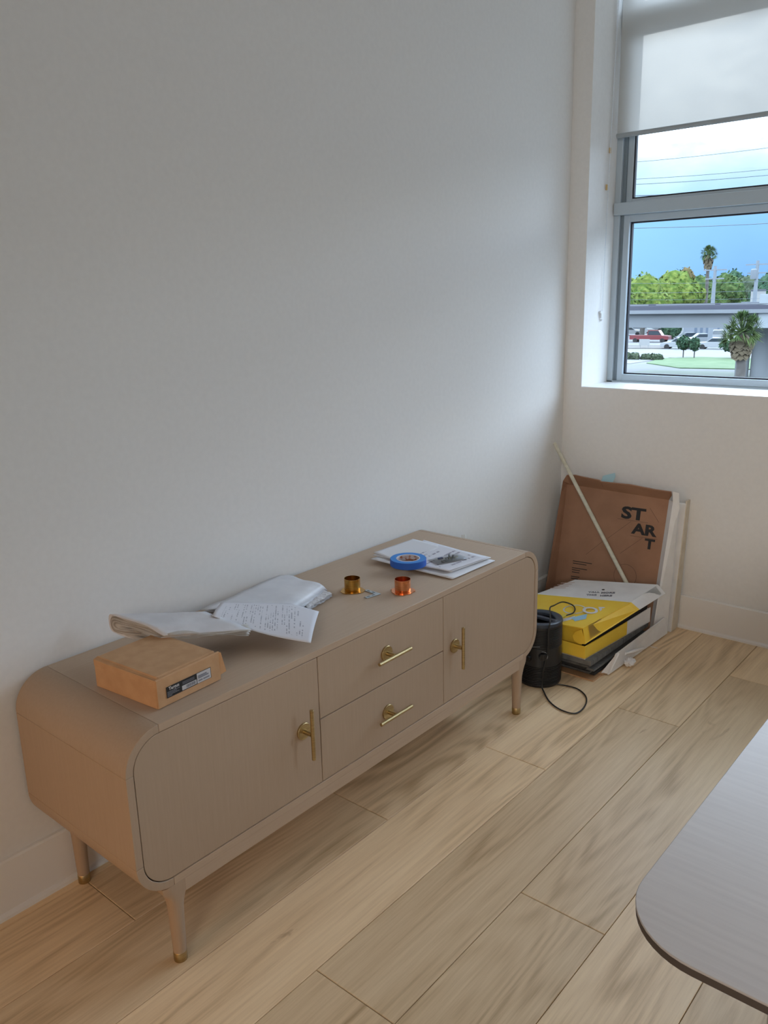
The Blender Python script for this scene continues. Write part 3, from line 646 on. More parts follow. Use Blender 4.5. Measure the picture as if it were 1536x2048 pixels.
# ------------------------------------------------------------ fan heater and cord
hc = Vector((.386, 1.849, 0)); HR, HH = .084, .262
ht = empty('fan_heater', hc.copy(), 'black cylindrical fan heater with a round knob standing beside the sideboard', 'heater')
prof = [(HR*.93, .0), (HR*.97, .004), (HR, .012)]
z = .016
while z < .088: prof += [(HR, z), (HR-.0028, z+.001), (HR-.0028, z+.0035), (HR, z+.0045)]; z += .0068
prof += [(HR, .094), (HR-.001, .150), (HR-.001, .158)]
while z < .157: z += .0068
z = .162
while z < .238: prof += [(HR-.001, z), (HR-.0032, z+.001), (HR-.0032, z+.0032), (HR-.001, z+.0042)]; z += .0066
prof += [(HR-.001, HH-.016)]
part('body', MB().lathe(hc, prof, 64), BLACK, ht, smooth=False)
part('top_rim', MB().lathe(hc, [(HR-.0005, HH-.016), (HR+.001, HH-.010), (HR-.001, HH-.003), (HR-.008, HH), (HR-.022, HH-.001), (HR-.028, HH-.006), (HR-.030, HH-.018)], 64), BLACKT, ht, smooth=True)
part('top_well', MB().lathe(hc+Vector((0,0,HH-.019)), [(0.0, .0), (HR-.030, .0), (HR-.030, .001), (0.0, .001)], 48), BLACK, ht)
part('carry_handle', MB().hexa([hc+Vector((-.075, -.010, HH-.010)), hc+Vector((.075, -.010, HH-.010)), hc+Vector((.075, .012, HH-.010)), hc+Vector((-.075, .012, HH-.010))], [hc+Vector((-.07, -.008, HH+.001)), hc+Vector((.07, -.008, HH+.001)), hc+Vector((.07, .010, HH+.001)), hc+Vector((-.07, .010, HH+.001))]), BLACKT, ht, bevel=.003)
MARK = mat('grey_marking', (.42, .44, .46), .5)
def onh(u, v, rad=HR):
    d = ray(u, v); a = d.x*d.x+d.y*d.y; ox, oy = CAM.x-hc.x, CAM.y-hc.y; b = ox*d.x+oy*d.y; c = ox*ox+oy*oy-rad*rad; t = (-b-math.sqrt(b*b-a*c))/a; return CAM+d*t
kn = onh(1085, 1313); kd = Vector((kn.x-hc.x, kn.y-hc.y, 0)).normalized(); ks = Vector((-kd.y, kd.x, 0))
kb = part('knob', MB().tube([kn-kd*.004, kn+kd*.010, kn+kd*.012], [.0150, .0142, .0125], 32), mat('knob_black', (.006, .006, .007), .3), ht, smooth=True)
part('knob_grip', MB().tube([kn+kd*.0122-zu*.011, kn+kd*.0122+zu*.011], .0024, 8), BLACK, kb)
part('dial_marking', MB().tube([kn+kd*.0008+(ks*math.cos(a)+zu*math.sin(a))*.0195 for a in [R(-40+10*i) for i in range(15)]], .0008, 6), MARK, ht)
kn2 = onh(1056, 1315); kd2 = Vector((kn2.x-hc.x, kn2.y-hc.y, 0)).normalized()
part('knob', MB().tube([kn2-kd2*.004, kn2+kd2*.010, kn2+kd2*.012], [.0150, .0142, .0125], 32), MATS['knob_black'], ht, smooth=True)
part('control_line', MB().tube([onh(1050+i*3, 1294, HR+.0005) for i in range(11)], .0006, 6), MARK, ht)
# cord: out at the heater base, loop on the floor, up the front, over the top and onto the yellow box
fl_ = [(1108, 1368), (1130, 1371), (1155, 1378), (1171, 1392), (1172, 1407), (1161, 1422), (1145, 1427), (1118, 1418), (1098, 1402), (1087, 1382)]
pts = [at(u, v, 'z', .004) for u, v in fl_]
for p in pts: p.z = .0042
up1 = [onh(u, v, HR+.006) for u, v in ((1084, 1372), (1086, 1345), (1095, 1305), (1097, 1262), (1100, 1246))]
over = [hc+Vector((.040, -.050, HH+.010)), hc+Vector((.018, .0, HH+.014))]
over = [at(1101, 1235, 'z', HH+.006), at(1100, 1216, 'z', HH+.008), at(1108, 1211, 'z', HH+.002), at(1125, 1204, 'z', .240), at(1143, 1209, 'z', .226), at(1150, 1217, 'z', .224), at(1146, 1226, 'z', .224), at(1132, 1231, 'z', .224)]
cord = part('power_cord', MB().tube(smoothpts(pts+up1+over, 8), .0028, 8), CORDM, ht, smooth=True)
pl = at(1130, 1231, 'z', .226); part('plug', MB().tube([pl, pl+Vector((-.004, -.030, .0))], [.006, .008], 10), mat('yellow_tag', (.62, .50, .05), .5), cord, smooth=True, label='yellow plug end of the cord')

# ------------------------------------------------------------ boxes in the corner
CARDW = textured('white_card', (.78, .765, .755), (.84, .83, .82), ns=14, rough=.65, bump=.08, spec=.25)
YEL = textured('yellow_card', (.90, .58, .05), (.93, .64, .07), ns=10, rough=.45, spec=.4); YEL2 = mat('yellow_edge', (.62, .45, .16), .6)
# flattened brown carton under everything
o = part('flattened_carton', MB().hexa([(.05, 1.962, .0005), (.566, 1.952, .0005), (.568, 2.46, .0005), (.05, 2.46, .0005)], [(.05, 1.962, .005), (.564, 1.952, .005), (.568, 2.46, .005), (.05, 2.46, .005)]), KRAFT, bevel=.0008); tag(o, 'flattened brown cardboard sheet lying on the floor beneath the grey panels', 'cardboard')
# white carton tray
wt = empty('white_carton_tray', (.33, 2.3, .005), 'open white cardboard tray with a torn front corner holding grey panels beneath the yellow box', 'box')
part('tray_base', MB().box((.06, 2.02, .0058), (.572, 2.455, .009)), KRAFT, wt)
part('side_wall', MB().hexa([(.582, 2.035, .0055), (.589, 2.035, .0055), (.611, 2.57, .0055), (.604, 2.57, .0055)], [(.590, 2.085, .078), (.596, 2.085, .078), (.603, 2.55, .083), (.597, 2.55, .083)]), CARDW, wt, bevel=.001)
part('side_wall', MB().box((.05, 2.03, .0055), (.056, 2.455, .07)), CARDW, wt, bevel=.001)
tf = MB().slab([(.558, 2.030, .006), (.590, 2.045, .006), (.601, 2.10, .074), (.594, 2.098, .079)], .003)
part('torn_flap', tf, CARDW, wt, label='torn folded corner flap')
ra, rb = at(1250, 1308, 'z', .048), at(1286, 1297, 'z', .040)
part('torn_flap', MB().tube([ra, lerp(ra, rb, .5), rb], [.009, .013, .012], 12, flat=.55), CARDW, wt, smooth=True, label='rolled torn flap')
cz = at(1259, 1325, 'z', .016)
bm_ = bmesh.new(); bmesh.ops.create_icosphere(bm_, subdivisions=3, radius=1); cm = MB()
cm.add([cz+Vector((v.co.x*.019, v.co.y*.026, max(-.0155, v.co.z*.016)))*(1)+v.co*.010*noise.noise(v.co*2.3) for v in bm_.verts], [tuple(v.index for v in f.verts) for f in bm_.faces])
ICO = ([v.co.copy() for v in bm_.verts], [tuple(v.index for v in f.verts) for f in bm_.faces]); bm_.free()
o = part('crumpled_paper', cm, CARDW); o.location.z = .002; tag(o, 'small crumpled scrap of white paper on the floor beside the torn tray corner', 'scrap')
sc_ = [at(u, v, 'z', .003) for u, v in ((1294, 1288), (1303, 1293), (1315, 1296))]
for p in sc_: p.z = .0025
o = part('plastic_strip', MB().tube(smoothpts(sc_, 4), .0012, 6), CARDW); tag(o, 'thin white plastic strip lying on the oak floor near the white tray', 'strip')
# grey panels
GREY = textured('grey_felt_panel', (.070, .070, .068), (.125, .122, .118), ns=40, rough=.85, spec=.15); GREYL = textured('grey_board_panel', (.12, .12, .118), (.19, .19, .185), scale=(1, 8, 1), ns=20, rough=.8, spec=.2); BLK = mat('black_board', (.022, .022, .023), .8)
lay = [(.0095, .014, .030, 1.985, .552, BLK, 'black panel at the bottom of the stack in the white tray'), (.024, .008, .050, 1.962, .542, GREY, 'dark grey panel second from the bottom of the stack'), (.0325, .010, .040, 1.975, .556, GREYL, 'ridged grey panel third from the bottom of the stack'),
       (.043, .012, .060, 1.950, .530, BLK, 'black panel in the middle of the stack'), (.0555, .010, .045, 1.944, .546, GREY, 'dark grey panel second from the top of the stack'), (.066, .022, .040, 1.942, .556, GREYL, 'pale grey panel directly beneath the yellow box')]
for i, (z0, th, xa, ya, xb, m, lb_) in enumerate(lay):
    y1 = 2.455
    a_ = .001*((i*7) % 5-2)
    o = part('grey_panel', MB().hexa([(xa, ya+a_, z0), (xb, ya-a_, z0), (xb+.012, y1, z0), (xa, y1, z0)], [(xa, ya+a_, z0+th-.0008), (xb, ya-a_, z0+th-.0008), (xb+.012, y1, z0+th-.0008), (xa, y1, z0+th-.0008)]), m, bevel=.001); tag(o, lb_, 'panel', 'grey panels under the yellow box')
# yellow and white box
yb = empty('yellow_white_box', (.33, 2.2, .0885), 'large flat yellow and white shipping box with a taped lid standing half open', 'box')
zb0 = .0885; BF = [(.10, 1.945), (.531, 1.941), (.574, 2.455), (.13, 2.46)]
def bw(z, k0, k1, t0=0, t1=1, th=.004, out=0):
    a, b = Vector((*BF[k0], 0)), Vector((*BF[k1], 0)); d = (b-a).normalized(); n = Vector((-d.y, d.x, 0))
    return lerp(a, b, t0), lerp(a, b, t1), n*th
def wallpiece(k0, k1, z0, z1a, z1b, t0, t1, m, nm='tray_wall'):
    a, b, n = bw(0, k0, k1, t0, t1)
    part(nm, MB().hexa([a+zu*z0, b+zu*z0, b+n+zu*z0, a+n+zu*z0], [a+zu*z1a, b+zu*z1b, b+n+zu*z1b, a+n+zu*z1a]), m, yb, bevel=.0006)
part('tray_base', MB().hexa([(x, y, zb0) for x, y in BF], [(x, y, zb0+.004) for x, y in BF]), CARDW, yb)
wallpiece(0, 1, zb0, zb0+.052, zb0+.054, 0, 1, YEL); wallpiece(1, 2, zb0, zb0+.054, zb0+.060, 0, .62, YEL); wallpiece(1, 2, zb0, zb0+.060, zb0+.066, .62, 1, CARDW); wallpiece(2, 3, zb0, zb0+.06, zb0+.05, 0, 1, CARDW); wallpiece(3, 0, zb0, zb0+.05, zb0+.05, 0, 1, YEL)
part('lid_gap_shade', MB().hexa([(.12, 2.02, zb0+.01), (.515, 1.985, zb0+.01), (.562, 2.44, zb0+.01), (.14, 2.44, zb0+.01)], [(.115, 2.02, .150), (.518, 1.985, .172), (.566, 2.44, .185), (.14, 2.45, .15)]), BLK, yb)  # black block whose colour stands in for the shade under the lid
# lid: four corners, split into white back part and yellow front part
LFL, LFR, LBR, LBL = Vector((.10, 1.945, .172)), at(1166, 1256, 'y', 1.945), at(1316, 1169, 'y', 2.46), at(1150, 1159, 'y', 2.50)
LBL2 = LBL.copy(); bR = at(1262.5, 1204.5, 'z', lerp(LFR, LBR, .60).z); bL = lerp(Vector((.08, 1.945, .170)), Vector((.06, 2.49, .17)), .60)
LFL = Vector((.085, 1.945, .176))
t = .005
def slabz(q, t): return MB().hexa([Vector(p)-zu*t for p in q], [Vector(p) for p in q])
LFL = Vector((.085, 1.945, .180)); pn = (LFR-LFL).cross(LBR-LFL).normalized()
def lidpt(u, v): d = ray(u, v); return CAM+d*((LFL-CAM).dot(pn)/d.dot(pn))
LBL, bR, bL = lidpt(1150, 1159), lidpt(1262.5, 1204.5), lidpt(1072, 1188)
LBB = Vector((LBL.x-.02, 2.49, LBL.z-.002))
lidp = part('lid', slabz([LFL, LFR, bR, bL], t), YEL, yb, bevel=.0008, label='yellow half of the lid')
lidw = part('lid', slabz([bL, bR, LBR, LBL], t), CARDW, yb, bevel=.0008, label='white half of the lid')
# hanging side flap (yellow front, white back) with clear tape over it
F0, F1, F2 = at(1171, 1288, 'y', 1.945), at(1279.5, 1219, 'z', bR.z-.024), at(1331, 1187, 'y', 2.45)
F1 = at(1279.5, 1219, 'y', bR.y+.004)
def flap(q, m, lab): return part('side_flap', MB().slab(q, .003), m, yb, bevel=.0005, label=lab)
flap([LFR, bR, F1, F0], YEL, 'yellow hanging side flap'); flap([bR, LBR, F2, F1], CARDW, 'white hanging side flap')
tk = at(1145, 1273, 'y', 1.95); tk2 = at(1151, 1286, 'y', 1.943)
part('tuck_flap', MB().slab([LFR+Vector((-.004, -.003, -.006)), F0+Vector((0, -.002, 0)), at(1158, 1288, 'y', 1.942), at(1148, 1281, 'y', 1.942), at(1145, 1272, 'y', 1.942), at(1150, 1264, 'y', 1.942)], .003), YEL, yb, label='rounded yellow tuck flap')
part('front_flap', MB().slab([LFL+Vector((0, .004, -.005)), LFR+Vector((-.006, .004, -.005)), Vector((.50, 1.972, .128)), Vector((.10, 1.972, .128))], .003), YEL, yb)
def tq(p, q, r, s): return [lerp(p, q, .02)+zu*.0042, lerp(p, q, .98)+zu*.0042, lerp(s, r, .98)+Vector((.003, 0, .0042)), lerp(s, r, .02)+Vector((.003, 0, .0042))]
def tapefn(u, v):
    u_ = .05+.9*u; a = lerp(LFR, LBR, u_); b = lerp(F0, F2, u_); p = lerp(a, b, .05+.8*v)
    return p+Vector((.0035, 0, .0035+.0016*noise.noise(Vector((u*22, v*6, 0)))))
part('packing_tape', MB().grid(tapefn, 40, 8), TAPEC, yb, smooth=True, label='glossy clear packing tape')
# printing on the lid
xl, yl = (LFR-LFL).normalized(), (bL-LFL).normalized()
def onlid(u, v, o=.0012):
    n = (LFR-LFL).cross(bL-LFL).normalized(); d = ray(u, v); t = (LFL-CAM).dot(n)/d.dot(n); return CAM+d*t+n*o
OWH = mat('print_white', (.66, .66, .70), .5); LBLU = mat('print_pale_blue', (.34, .58, .74), .5)
rc = onlid(1149, 1219); ring = MB()
n_ = (LFR-LFL).cross(bL-LFL).normalized(); e1_ = (LFR-LFL).normalized(); e2_ = n_.cross(e1_)
ring.add([rc+(e1_*math.cos(2*math.pi*k/40)*r+e2_*math.sin(2*math.pi*k/40)*r) for r in (.040, .046) for k in range(40)], [(k, (k+1)%40, (k+1)%40+40, k+40) for k in range(40)])
part('printed_ring', ring, OWH, lidp)
lettering('OR', .080, OWH, lidp, onlid(1193, 1222), (at(1240, 1219, 'z', .2)-at(1190, 1219, 'z', .2)), e2_, bold=.0015)
part('printed_patch', MB().add([onlid(u, v) for u, v in ((1142, 1236), (1175, 1228), (1172, 1238), (1150, 1243))], [(0,1,2,3)]), LBLU, lidp)
part('printed_patch', MB().add([onlid(u, v, .001) for u, v in ((1118, 1240), (1150, 1232), (1150, 1237), (1118, 1246))], [(0,1,2,3)]), OWH, lidp)
def onlidw(u, v, o=.0012):
    n = (bR-bL).cross(LBL-bL).normalized(); d = ray(u, v); t = (bL-CAM).dot(n)/d.dot(n); return CAM+d*t+n*o
xw = onlidw(1225, 1190)-onlidw(1165, 1190); nw = (bR-bL).cross(LBL-bL).normalized(); yw = nw.cross(xw)
INKL = mat('faded_ink', (.20, .20, .23), .6)
lettering('YALL', .021, INKL, lidw, onlidw(1188, 1185), xw, yw, bold=.0004); lettering('MORE', .021, INKL, lidw, onlidw(1216, 1186.3), xw, yw, bold=.0008)
lettering('THIS', .021, INKL, lidw, onlidw(1183, 1190.5), xw, yw, bold=.0004); lettering('HERE', .021, INKL, lidw, onlidw(1212, 1192), xw, yw, bold=.0008)
part('black_dot', MB().add([onlidw(1206.5+3.2*math.cos(a), 1179.8+1.2*math.sin(a)) for a in [2*math.pi*k/12 for k in range(12)]], [tuple(range(12))]), INK, lidw)
PKO = mat('faint_orange_ink', (.60, .44, .38), .6)
mb = MB()
for k in range(4): mb.add([onlidw(u, v) for u, v in ((1122-k*7, 1166+k*3.5), (1150-k*6, 1165+k*3.5), (1149-k*6, 1166+k*3.5), (1121-k*7, 1167+k*3.5))], [(0,1,2,3)])
part('small_print', mb, PKO, lidw)

# START carton leaning on the window wall: inner face plane from (y=2.655 at top) to the floor
sa = empty('open_start_carton', (.3, 2.5, .001), 'brown cardboard carton lid printed with START, standing open against the window wall', 'box')
ytop, ybot = 2.655, 2.545
TLp, TRp = at(1134, 968, 'y', ytop-.0), at(1338, 1000, 'y', ytop)
TLp.x = max(TLp.x, .045)
BRp = at(1312, 1172, 'y', ybot+.035); kz = (TRp-BRp); BRp = TRp-kz*(TRp.z/kz.z)*.997
BLp = at(1113, 1160, 'y', ybot+.03); kz = (TLp-BLp); BLp = TLp-kz*(TLp.z/kz.z)*.997; BLp.x = max(BLp.x, .03)
pn = (TRp-TLp).cross(BRp-TLp); BLp.y = TLp.y-(pn.x*(BLp.x-TLp.x)+pn.z*(BLp.z-TLp.z))/pn.y
nF = -((TRp-TLp).cross(BLp-TLp)).normalized()
if nF.y > 0: nF = -nF
print('START', [tuple(round(c, 3) for c in p) for p in (TLp, TRp, BRp, BLp)], tuple(nF))
part('inner_panel', MB().hexa([BLp, BRp, BRp-nF*.004, BLp-nF*.004], [TLp, TRp, TRp-nF*.004, TLp-nF*.004]), KRAFT_D, sa)
dp = .048
# left wall, top wall (curled), right wall
TLo, BLo = at(1122, 985, 'y', 2.615), at(1093, 1164, 'y', 2.50)
TLo.x = max(TLo.x, .010); BLo.x = max(BLo.x, .008); kz = TLo-BLo; BLo = BLo-kz*(BLo.z/kz.z)*.98; BLo.x = max(BLo.x, .006); BLo.y = max(BLo.y, 2.43)
part('left_wall', MB().hexa([BLo, BLp, BLp+Vector((-.002, .006, 0)), BLo+Vector((-.003, .006, 0))], [TLo, TLp, TLp+Vector((-.002, .006, 0)), TLo+Vector((-.003, .006, 0))]), KRAFT_D, sa, bevel=.0008)
tops = [at(u, v, 'y', 2.612) for u, v in ((1122, 985), (1126, 962), (1133, 951), (1150, 951), (1172, 956), (1198, 961), (1202, 964), (1260, 970), (1310, 980), (1342, 984.5), (1343, 992))]
nb2 = len(tops)
bots = [lerp(TLp, TRp, min(1, max(0, (p.x-TLp.x)/(TRp.x-TLp.x)))) for p in tops]
mb = MB(); v = []
for a, b in zip(tops, bots): v += [Vector((max(a.x, .008), a.y, a.z)), b, Vector((max(a.x, .008), a.y+.004, a.z+.003)), b+Vector((0, .004, .004))]
f = []
for i in range(nb2-1):
    q = i*4; f += [(q, q+1, q+5, q+4), (q+2, q+6, q+7, q+3), (q, q+4, q+6, q+2), (q+1, q+3, q+7, q+5)]
f += [(0, 2, 3, 1), (4*nb2-4, 4*nb2-3, 4*nb2-1, 4*nb2-2)]
part('top_wall', mb.add(v, f), KRAFT_D, sa, label='curled torn upper wall')
TRo, BRo = at(1346, 1004, 'y', 2.610), at(1319, 1175, 'y', 2.53); kz = TRo-BRo; BRo = TRo-kz*(TRo.z/kz.z)*.99
B0_ = at(1334, 1262, 'y', 2.575); B0_.z = .002; T0_ = at(1358, 1003, 'y', 2.625)
part('right_wall', MB().hexa([BRp, BRo, BRo+Vector((.003, .004, 0)), BRp+Vector((.004, .004, 0))], [TRp, TRo, TRo+Vector((.003, .004, 0)), TRp+Vector((.004, .004, 0))]), CARDW, sa, bevel=.0008, label='pale side wall')
part('outer_flap', MB().hexa([BRo, B0_, B0_+Vector((0, .004, 0)), BRo+Vector((0, .004, 0))], [TRo, T0_, T0_+Vector((0, .004, 0)), TRo+Vector((0, .004, 0))]), CARDW, sa, label='pale outer flap')
part('torn_flap', MB().slab([at(1345, 983, 'y', 2.606), at(1358, 986, 'y', 2.618), at(1359, 1018, 'y', 2.616), at(1352, 1040, 'y', 2.61), at(1346, 1022, 'y', 2.606)], .003), CARDW, sa, label='pale torn corner flap')
def onst(u, v, o=.0012):
    d = ray(u, v); t = (TRp-CAM).dot(nF)/d.dot(nF); return CAM+d*t+nF*o
ipn = [o for o in sa.children if o.name.startswith('inner_panel')][0]
xs = onst(1316, 1030)-onst(1240, 1019); zs_ = nF; ys = zs_.cross(xs)
def stl(t, u0, v0, u1, v1, u2, v2):      # letter row fitted between left foot, right foot, and height
    a, b, c = onst(u0, v0), onst(u1, v1), onst(u2, v2); w = (b-a).length; h = (c-a).length
    o = lettering(t, h/.70, INK, ipn, (a+b)/2+(c-a)*.5, b-a, c-a, bold=h*.055)
    xs_ = [v.co for v in o.data.vertices]; x_ = (b-a).normalized(); mi, ma = min(p.dot(x_) for p in xs_), max(p.dot(x_) for p in xs_)
    k = w/(ma-mi); cen = x_*((ma+mi)/2)
    for v in o.data.vertices: q = v.co.dot(x_); v.co += x_*((q-(ma+mi)/2)*(k-1))
stl('ST', 1241, 1036, 1289, 1043, 1245, 1014); stl('AR', 1262, 1067, 1313, 1075, 1264, 1047); stl('T', 1287, 1097, 1307, 1100.5, 1291, 1078.5)
INKF = mat('faint_brown_ink', (.13, .072, .048), .7)
def sline(a, b, w, m, mb=None):
    p, q = onst(*a, .0008), onst(*b, .0008); s = (q-p).normalized().cross(nF)*w; return [p-s, q-s, q+s, p+s]
mb = MB()
for a, b in (((1235, 1037), (1296, 1046)), ((1260, 1071), (1315, 1079)), ((1262, 1043), (1215, 1077)), ((1205, 1083), (1172, 1109)), ((1285, 1076), (1240, 1107)), ((1300, 1016), (1318, 1045))): mb.add(sline(a, b, .0007, INKF), [(0,1,2,3)])
cc_ = onst(1250, 1152, .0008); e1_ = xs.normalized(); e2_ = nF.cross(e1_)
for r0_ in (.052,): mb.add([cc_+(e1_*math.cos(2*math.pi*k/48)+e2_*math.sin(2*math.pi*k/48))*r for r in (r0_, r0_+.0016) for k in range(48)], [(k, (k+1)%48, (k+1)%48+48, k+48) for k in range(48)])
part('faint_lines', mb, INKF, ipn)
mb = MB()
for u, v, w in ((1146, 1121.5, 38), (1146, 1126, 27), (1144, 1135, 30), (1144, 1139, 16), (1144, 1143.5, 15), (1142, 1152, 17), (1142, 1156, 14)): mb.add(sline((u, v), (u+w, v+w*.16), .0017, INK), [(0,1,2,3)])
part('small_print', mb, INK, ipn)
# second, white flat carton standing behind it, its edge showing at the right
wc = empty('white_flat_carton', (.45, 2.62, 0), 'tall narrow white carton leaning on the window wall at the right of the START carton', 'box')
T0, T1 = at(1357, 1003, 'y', 2.668), at(1376, 1001, 'y', 2.668); B0, B1 = at(1327, 1262, 'y', 2.60), at(1344, 1262, 'y', 2.615)
B0.z = B1.z = .001; 
part('front_face', MB().hexa([(B0.x+.004, B0.y, .001), (B1.x, B0.y, .001), (B1.x, B0.y+.006, .001), (B0.x+.004, B0.y+.006, .001)], [(T0.x-.014, 2.650, T0.z-.004), (T1.x-.002, 2.650, T0.z-.004), (T1.x-.002, 2.656, T0.z), (T0.x-.014, 2.656, T0.z)]), CARDW, wc, bevel=.001)
part('side_edge', MB().hexa([(B1.x-.006, B0.y+.004, .001), (B1.x+.002, B0.y+.004, .001), (B1.x+.002, 2.672, .001), (B1.x-.006, 2.672, .001)], [(T1.x-.006, 2.655, T1.z), (T1.x+.002, 2.655, T1.z), (T1.x+.002, 2.692, T1.z), (T1.x-.006, 2.692, T1.z)]), textured('cream_board', (.62, .54, .42), (.70, .63, .52), ns=20, rough=.7), wc, bevel=.001)
part('corner_post', MB().tube([B0+Vector((.004, -.012, .004)), lerp(B0, T0, .5)+Vector((.004, -.008, 0)), T0+Vector((0, -.024, -.03))], [.010, .011, .010], 10), CARDW, wc, smooth=True)
# leaning rod
ra_, rb_ = at(1106, 888, 'x', .012), at(1253, 1166, 'y', 2.475)
ra_ = Vector((.012, 2.60, ra_.z+.002)); rb_ = at(1254, 1168, 'y', 2.470)
o = part('wooden_rod', MB().tube([ra_, rb_], [.0085, .0090], 16), textured('pale_wood', (.56, .54, .43), (.66, .63, .51), scale=(1,1,4), ns=20, rough=.5), None, smooth=True, bevel=.001); tag(o, 'long pale wooden rod leaning diagonally from the yellow box to the left wall', 'rod')
# pale blue plastic scrap behind the carton
pb = [at(1203, 962, 'y', 2.672), at(1206, 952, 'y', 2.676), at(1213, 950, 'y', 2.680), at(1230, 946, 'y', 2.683), at(1231, 953, 'y', 2.681), at(1225, 966, 'y', 2.676)]
o = part('plastic_scrap', MB().slab(pb+[pb[-1]-Vector((0, 0, .09)), pb[0]-Vector((0, 0, .09))], .002), mat('pale_blue_plastic', (.42, .66, .74), .35)); tag(o, 'pale blue plastic scrap poking up behind the START carton', 'scrap')

# ------------------------------------------------------------ outdoors: street three floors down
GZ = -6.0
_mat, _tex, KO = mat, textured, .27                 # outdoor things: colours darkened to offset the boosted sky
def mat(name, color=(.8,.8,.8), *a, **k): return _mat(name, tuple(c*KO for c in color), *a, **k)
def textured(name, c1, c2, *a, **k): return _tex(name, tuple(c*KO for c in c1), tuple(c*KO for c in c2), *a, **k)
def gp(u, v): return at(u, v, 'z', GZ)
ASPH = textured('pale_asphalt', (.46, .46, .47), (.54, .54, .55), ns=.3, rough=.9); ROAD = textured('road', (.36, .38, .37), (.44, .45, .44), ns=.2, rough=.9)
GRASS = textured('lawn', (.20, .36, .13), (.30, .46, .20), ns=.8, rough=.95); DIRT = mat('dirt_strip', (.30, .27, .24), .9); CONC = textured('pale_concrete', (.46, .49, .52), (.54, .57, .60), ns=.2, rough=.8); CONCD = mat('dark_parapet', (.16, .16, .22), .8)
struct('ground', MB().box((-400, 4, GZ-.5), (300, 600, GZ)), ROAD)
def strip(name, pts, z, m, label, cat):
    P = [gp(u, v) for u, v in pts]; P = [Vector((p.x, p.y, z)) for p in P]; k = len(P)
    mb = MB(); mb.add(P+[p-zu*(z-GZ+.02) for p in P], [tuple(range(k)), tuple(range(2*k-1, k-1, -1))]+[(i, i+k, (i+1)%k+k, (i+1)%k) for i in range(k)])
    o = part(name, mb, m); o['kind'] = 'structure'; return o
strip('trim_2', [(1180, 722), (1260, 728), (1340, 716), (1640, 724), (1640, 700), (1180, 698)], GZ+.05, ASPH, '', '')
strip('trim_3', [(1180, 690), (1640, 694), (1640, 640), (1180, 640)], GZ+.06, ASPH, '', '')
strip('trim_4', [(1180, 697), (1340, 698), (1340, 692), (1180, 691)], GZ+.09, DIRT, '', '')
lawn = [(1293, 727), (1320, 718), (1400, 715), (1640, 722), (1640, 742), (1470, 739), (1360, 737)]
strip('trim_5', lawn, GZ+.08, GRASS, '', '')
strip('trim_6', [(1215, 752), (1300, 741), (1420, 744), (1640, 752), (1640, 762), (1215, 762)], GZ+.07, textured('pale_grass', (.36, .44, .34), (.42, .49, .38), ns=.5, rough=.9), '', '')
# elevated railway
OD = 76.0
pa, pb_ = far(1150, 614, OD*1.02), far(1700, 603, OD*.96)
dv = (pb_-pa); dv.z = 0; dv.normalize(); nv = Vector((-dv.y, dv.x, 0))
zt = (far(1240, 613, OD).z+far(1480, 608, OD).z)/2; zbm = (far(1240, 655, OD).z+far(1480, 655, OD).z)/2; hh = zt-zbm
vi = empty('elevated_railway', lerp(pa, pb_, .5).xy.to_3d()+zu*GZ, 'long pale concrete elevated railway viaduct crossing the view outside the window', 'viaduct')
def beam(name, a, b, z0, z1, y0, y1, m, par, **k):
    A_, B2 = Vector((a.x, a.y, 0)), Vector((b.x, b.y, 0))
    return part(name, MB().hexa([A_+nv*y0+zu*z0, B2+nv*y0+zu*z0, B2+nv*y1+zu*z0, A_+nv*y1+zu*z0], [A_+nv*y0+zu*z1, B2+nv*y0+zu*z1, B2+nv*y1+zu*z1, A_+nv*y1+zu*z1]), m, par, **k)
beam('girder', pa, pb_, zbm, zbm+hh*.64, .4, 6.5, CONC, vi)
beam('deck', pa, pb_, zbm+hh*.64, zbm+hh*.80, -.15, 7.2, CONC, vi)
beam('parapet', pa, pb_, zbm+hh*.80, zt-.05, -.05, .25, CONCD, vi)
beam('parapet', pa, pb_, zbm+hh*.80, zt+.03, 6.8, 7.1, CONCD, vi)
tot = Vector((pb_.x-pa.x, pb_.y-pa.y, 0)).length
for f0, f1 in ((.02, .30), (.33, .55), (.57, .80)):
    a, b = pa+dv*tot*f0, pa+dv*tot*f1; beam('handrail', a, b, zt+.02, zt+.10, .05, .15, MATS['pale_concrete'], vi)
for u_, w_ in ((1477, 1.1), (1514, 1.5)):
    c = far(u_, 700, OD-1.5+1); c = Vector((c.x, c.y, 0)); c = c+nv*2.2
    part('pier', MB().lathe((c.x, c.y, GZ), [(w_/2, 0), (w_/2, zbm-GZ-.5), (w_*.75, zbm-GZ)], 16), CONC, vi, smooth=True)
# white cabinet sticking up at the right
c = far(1533, 603, OD-2); cw = .32
part_ = part('signal_cabinet', MB().box((c.x-.45, c.y-.3, zbm), (c.x+.6, c.y+.3, far(1533, 588, OD-2).z)), mat('white_metal_panel', (.75, .82, .86), .5), vi)
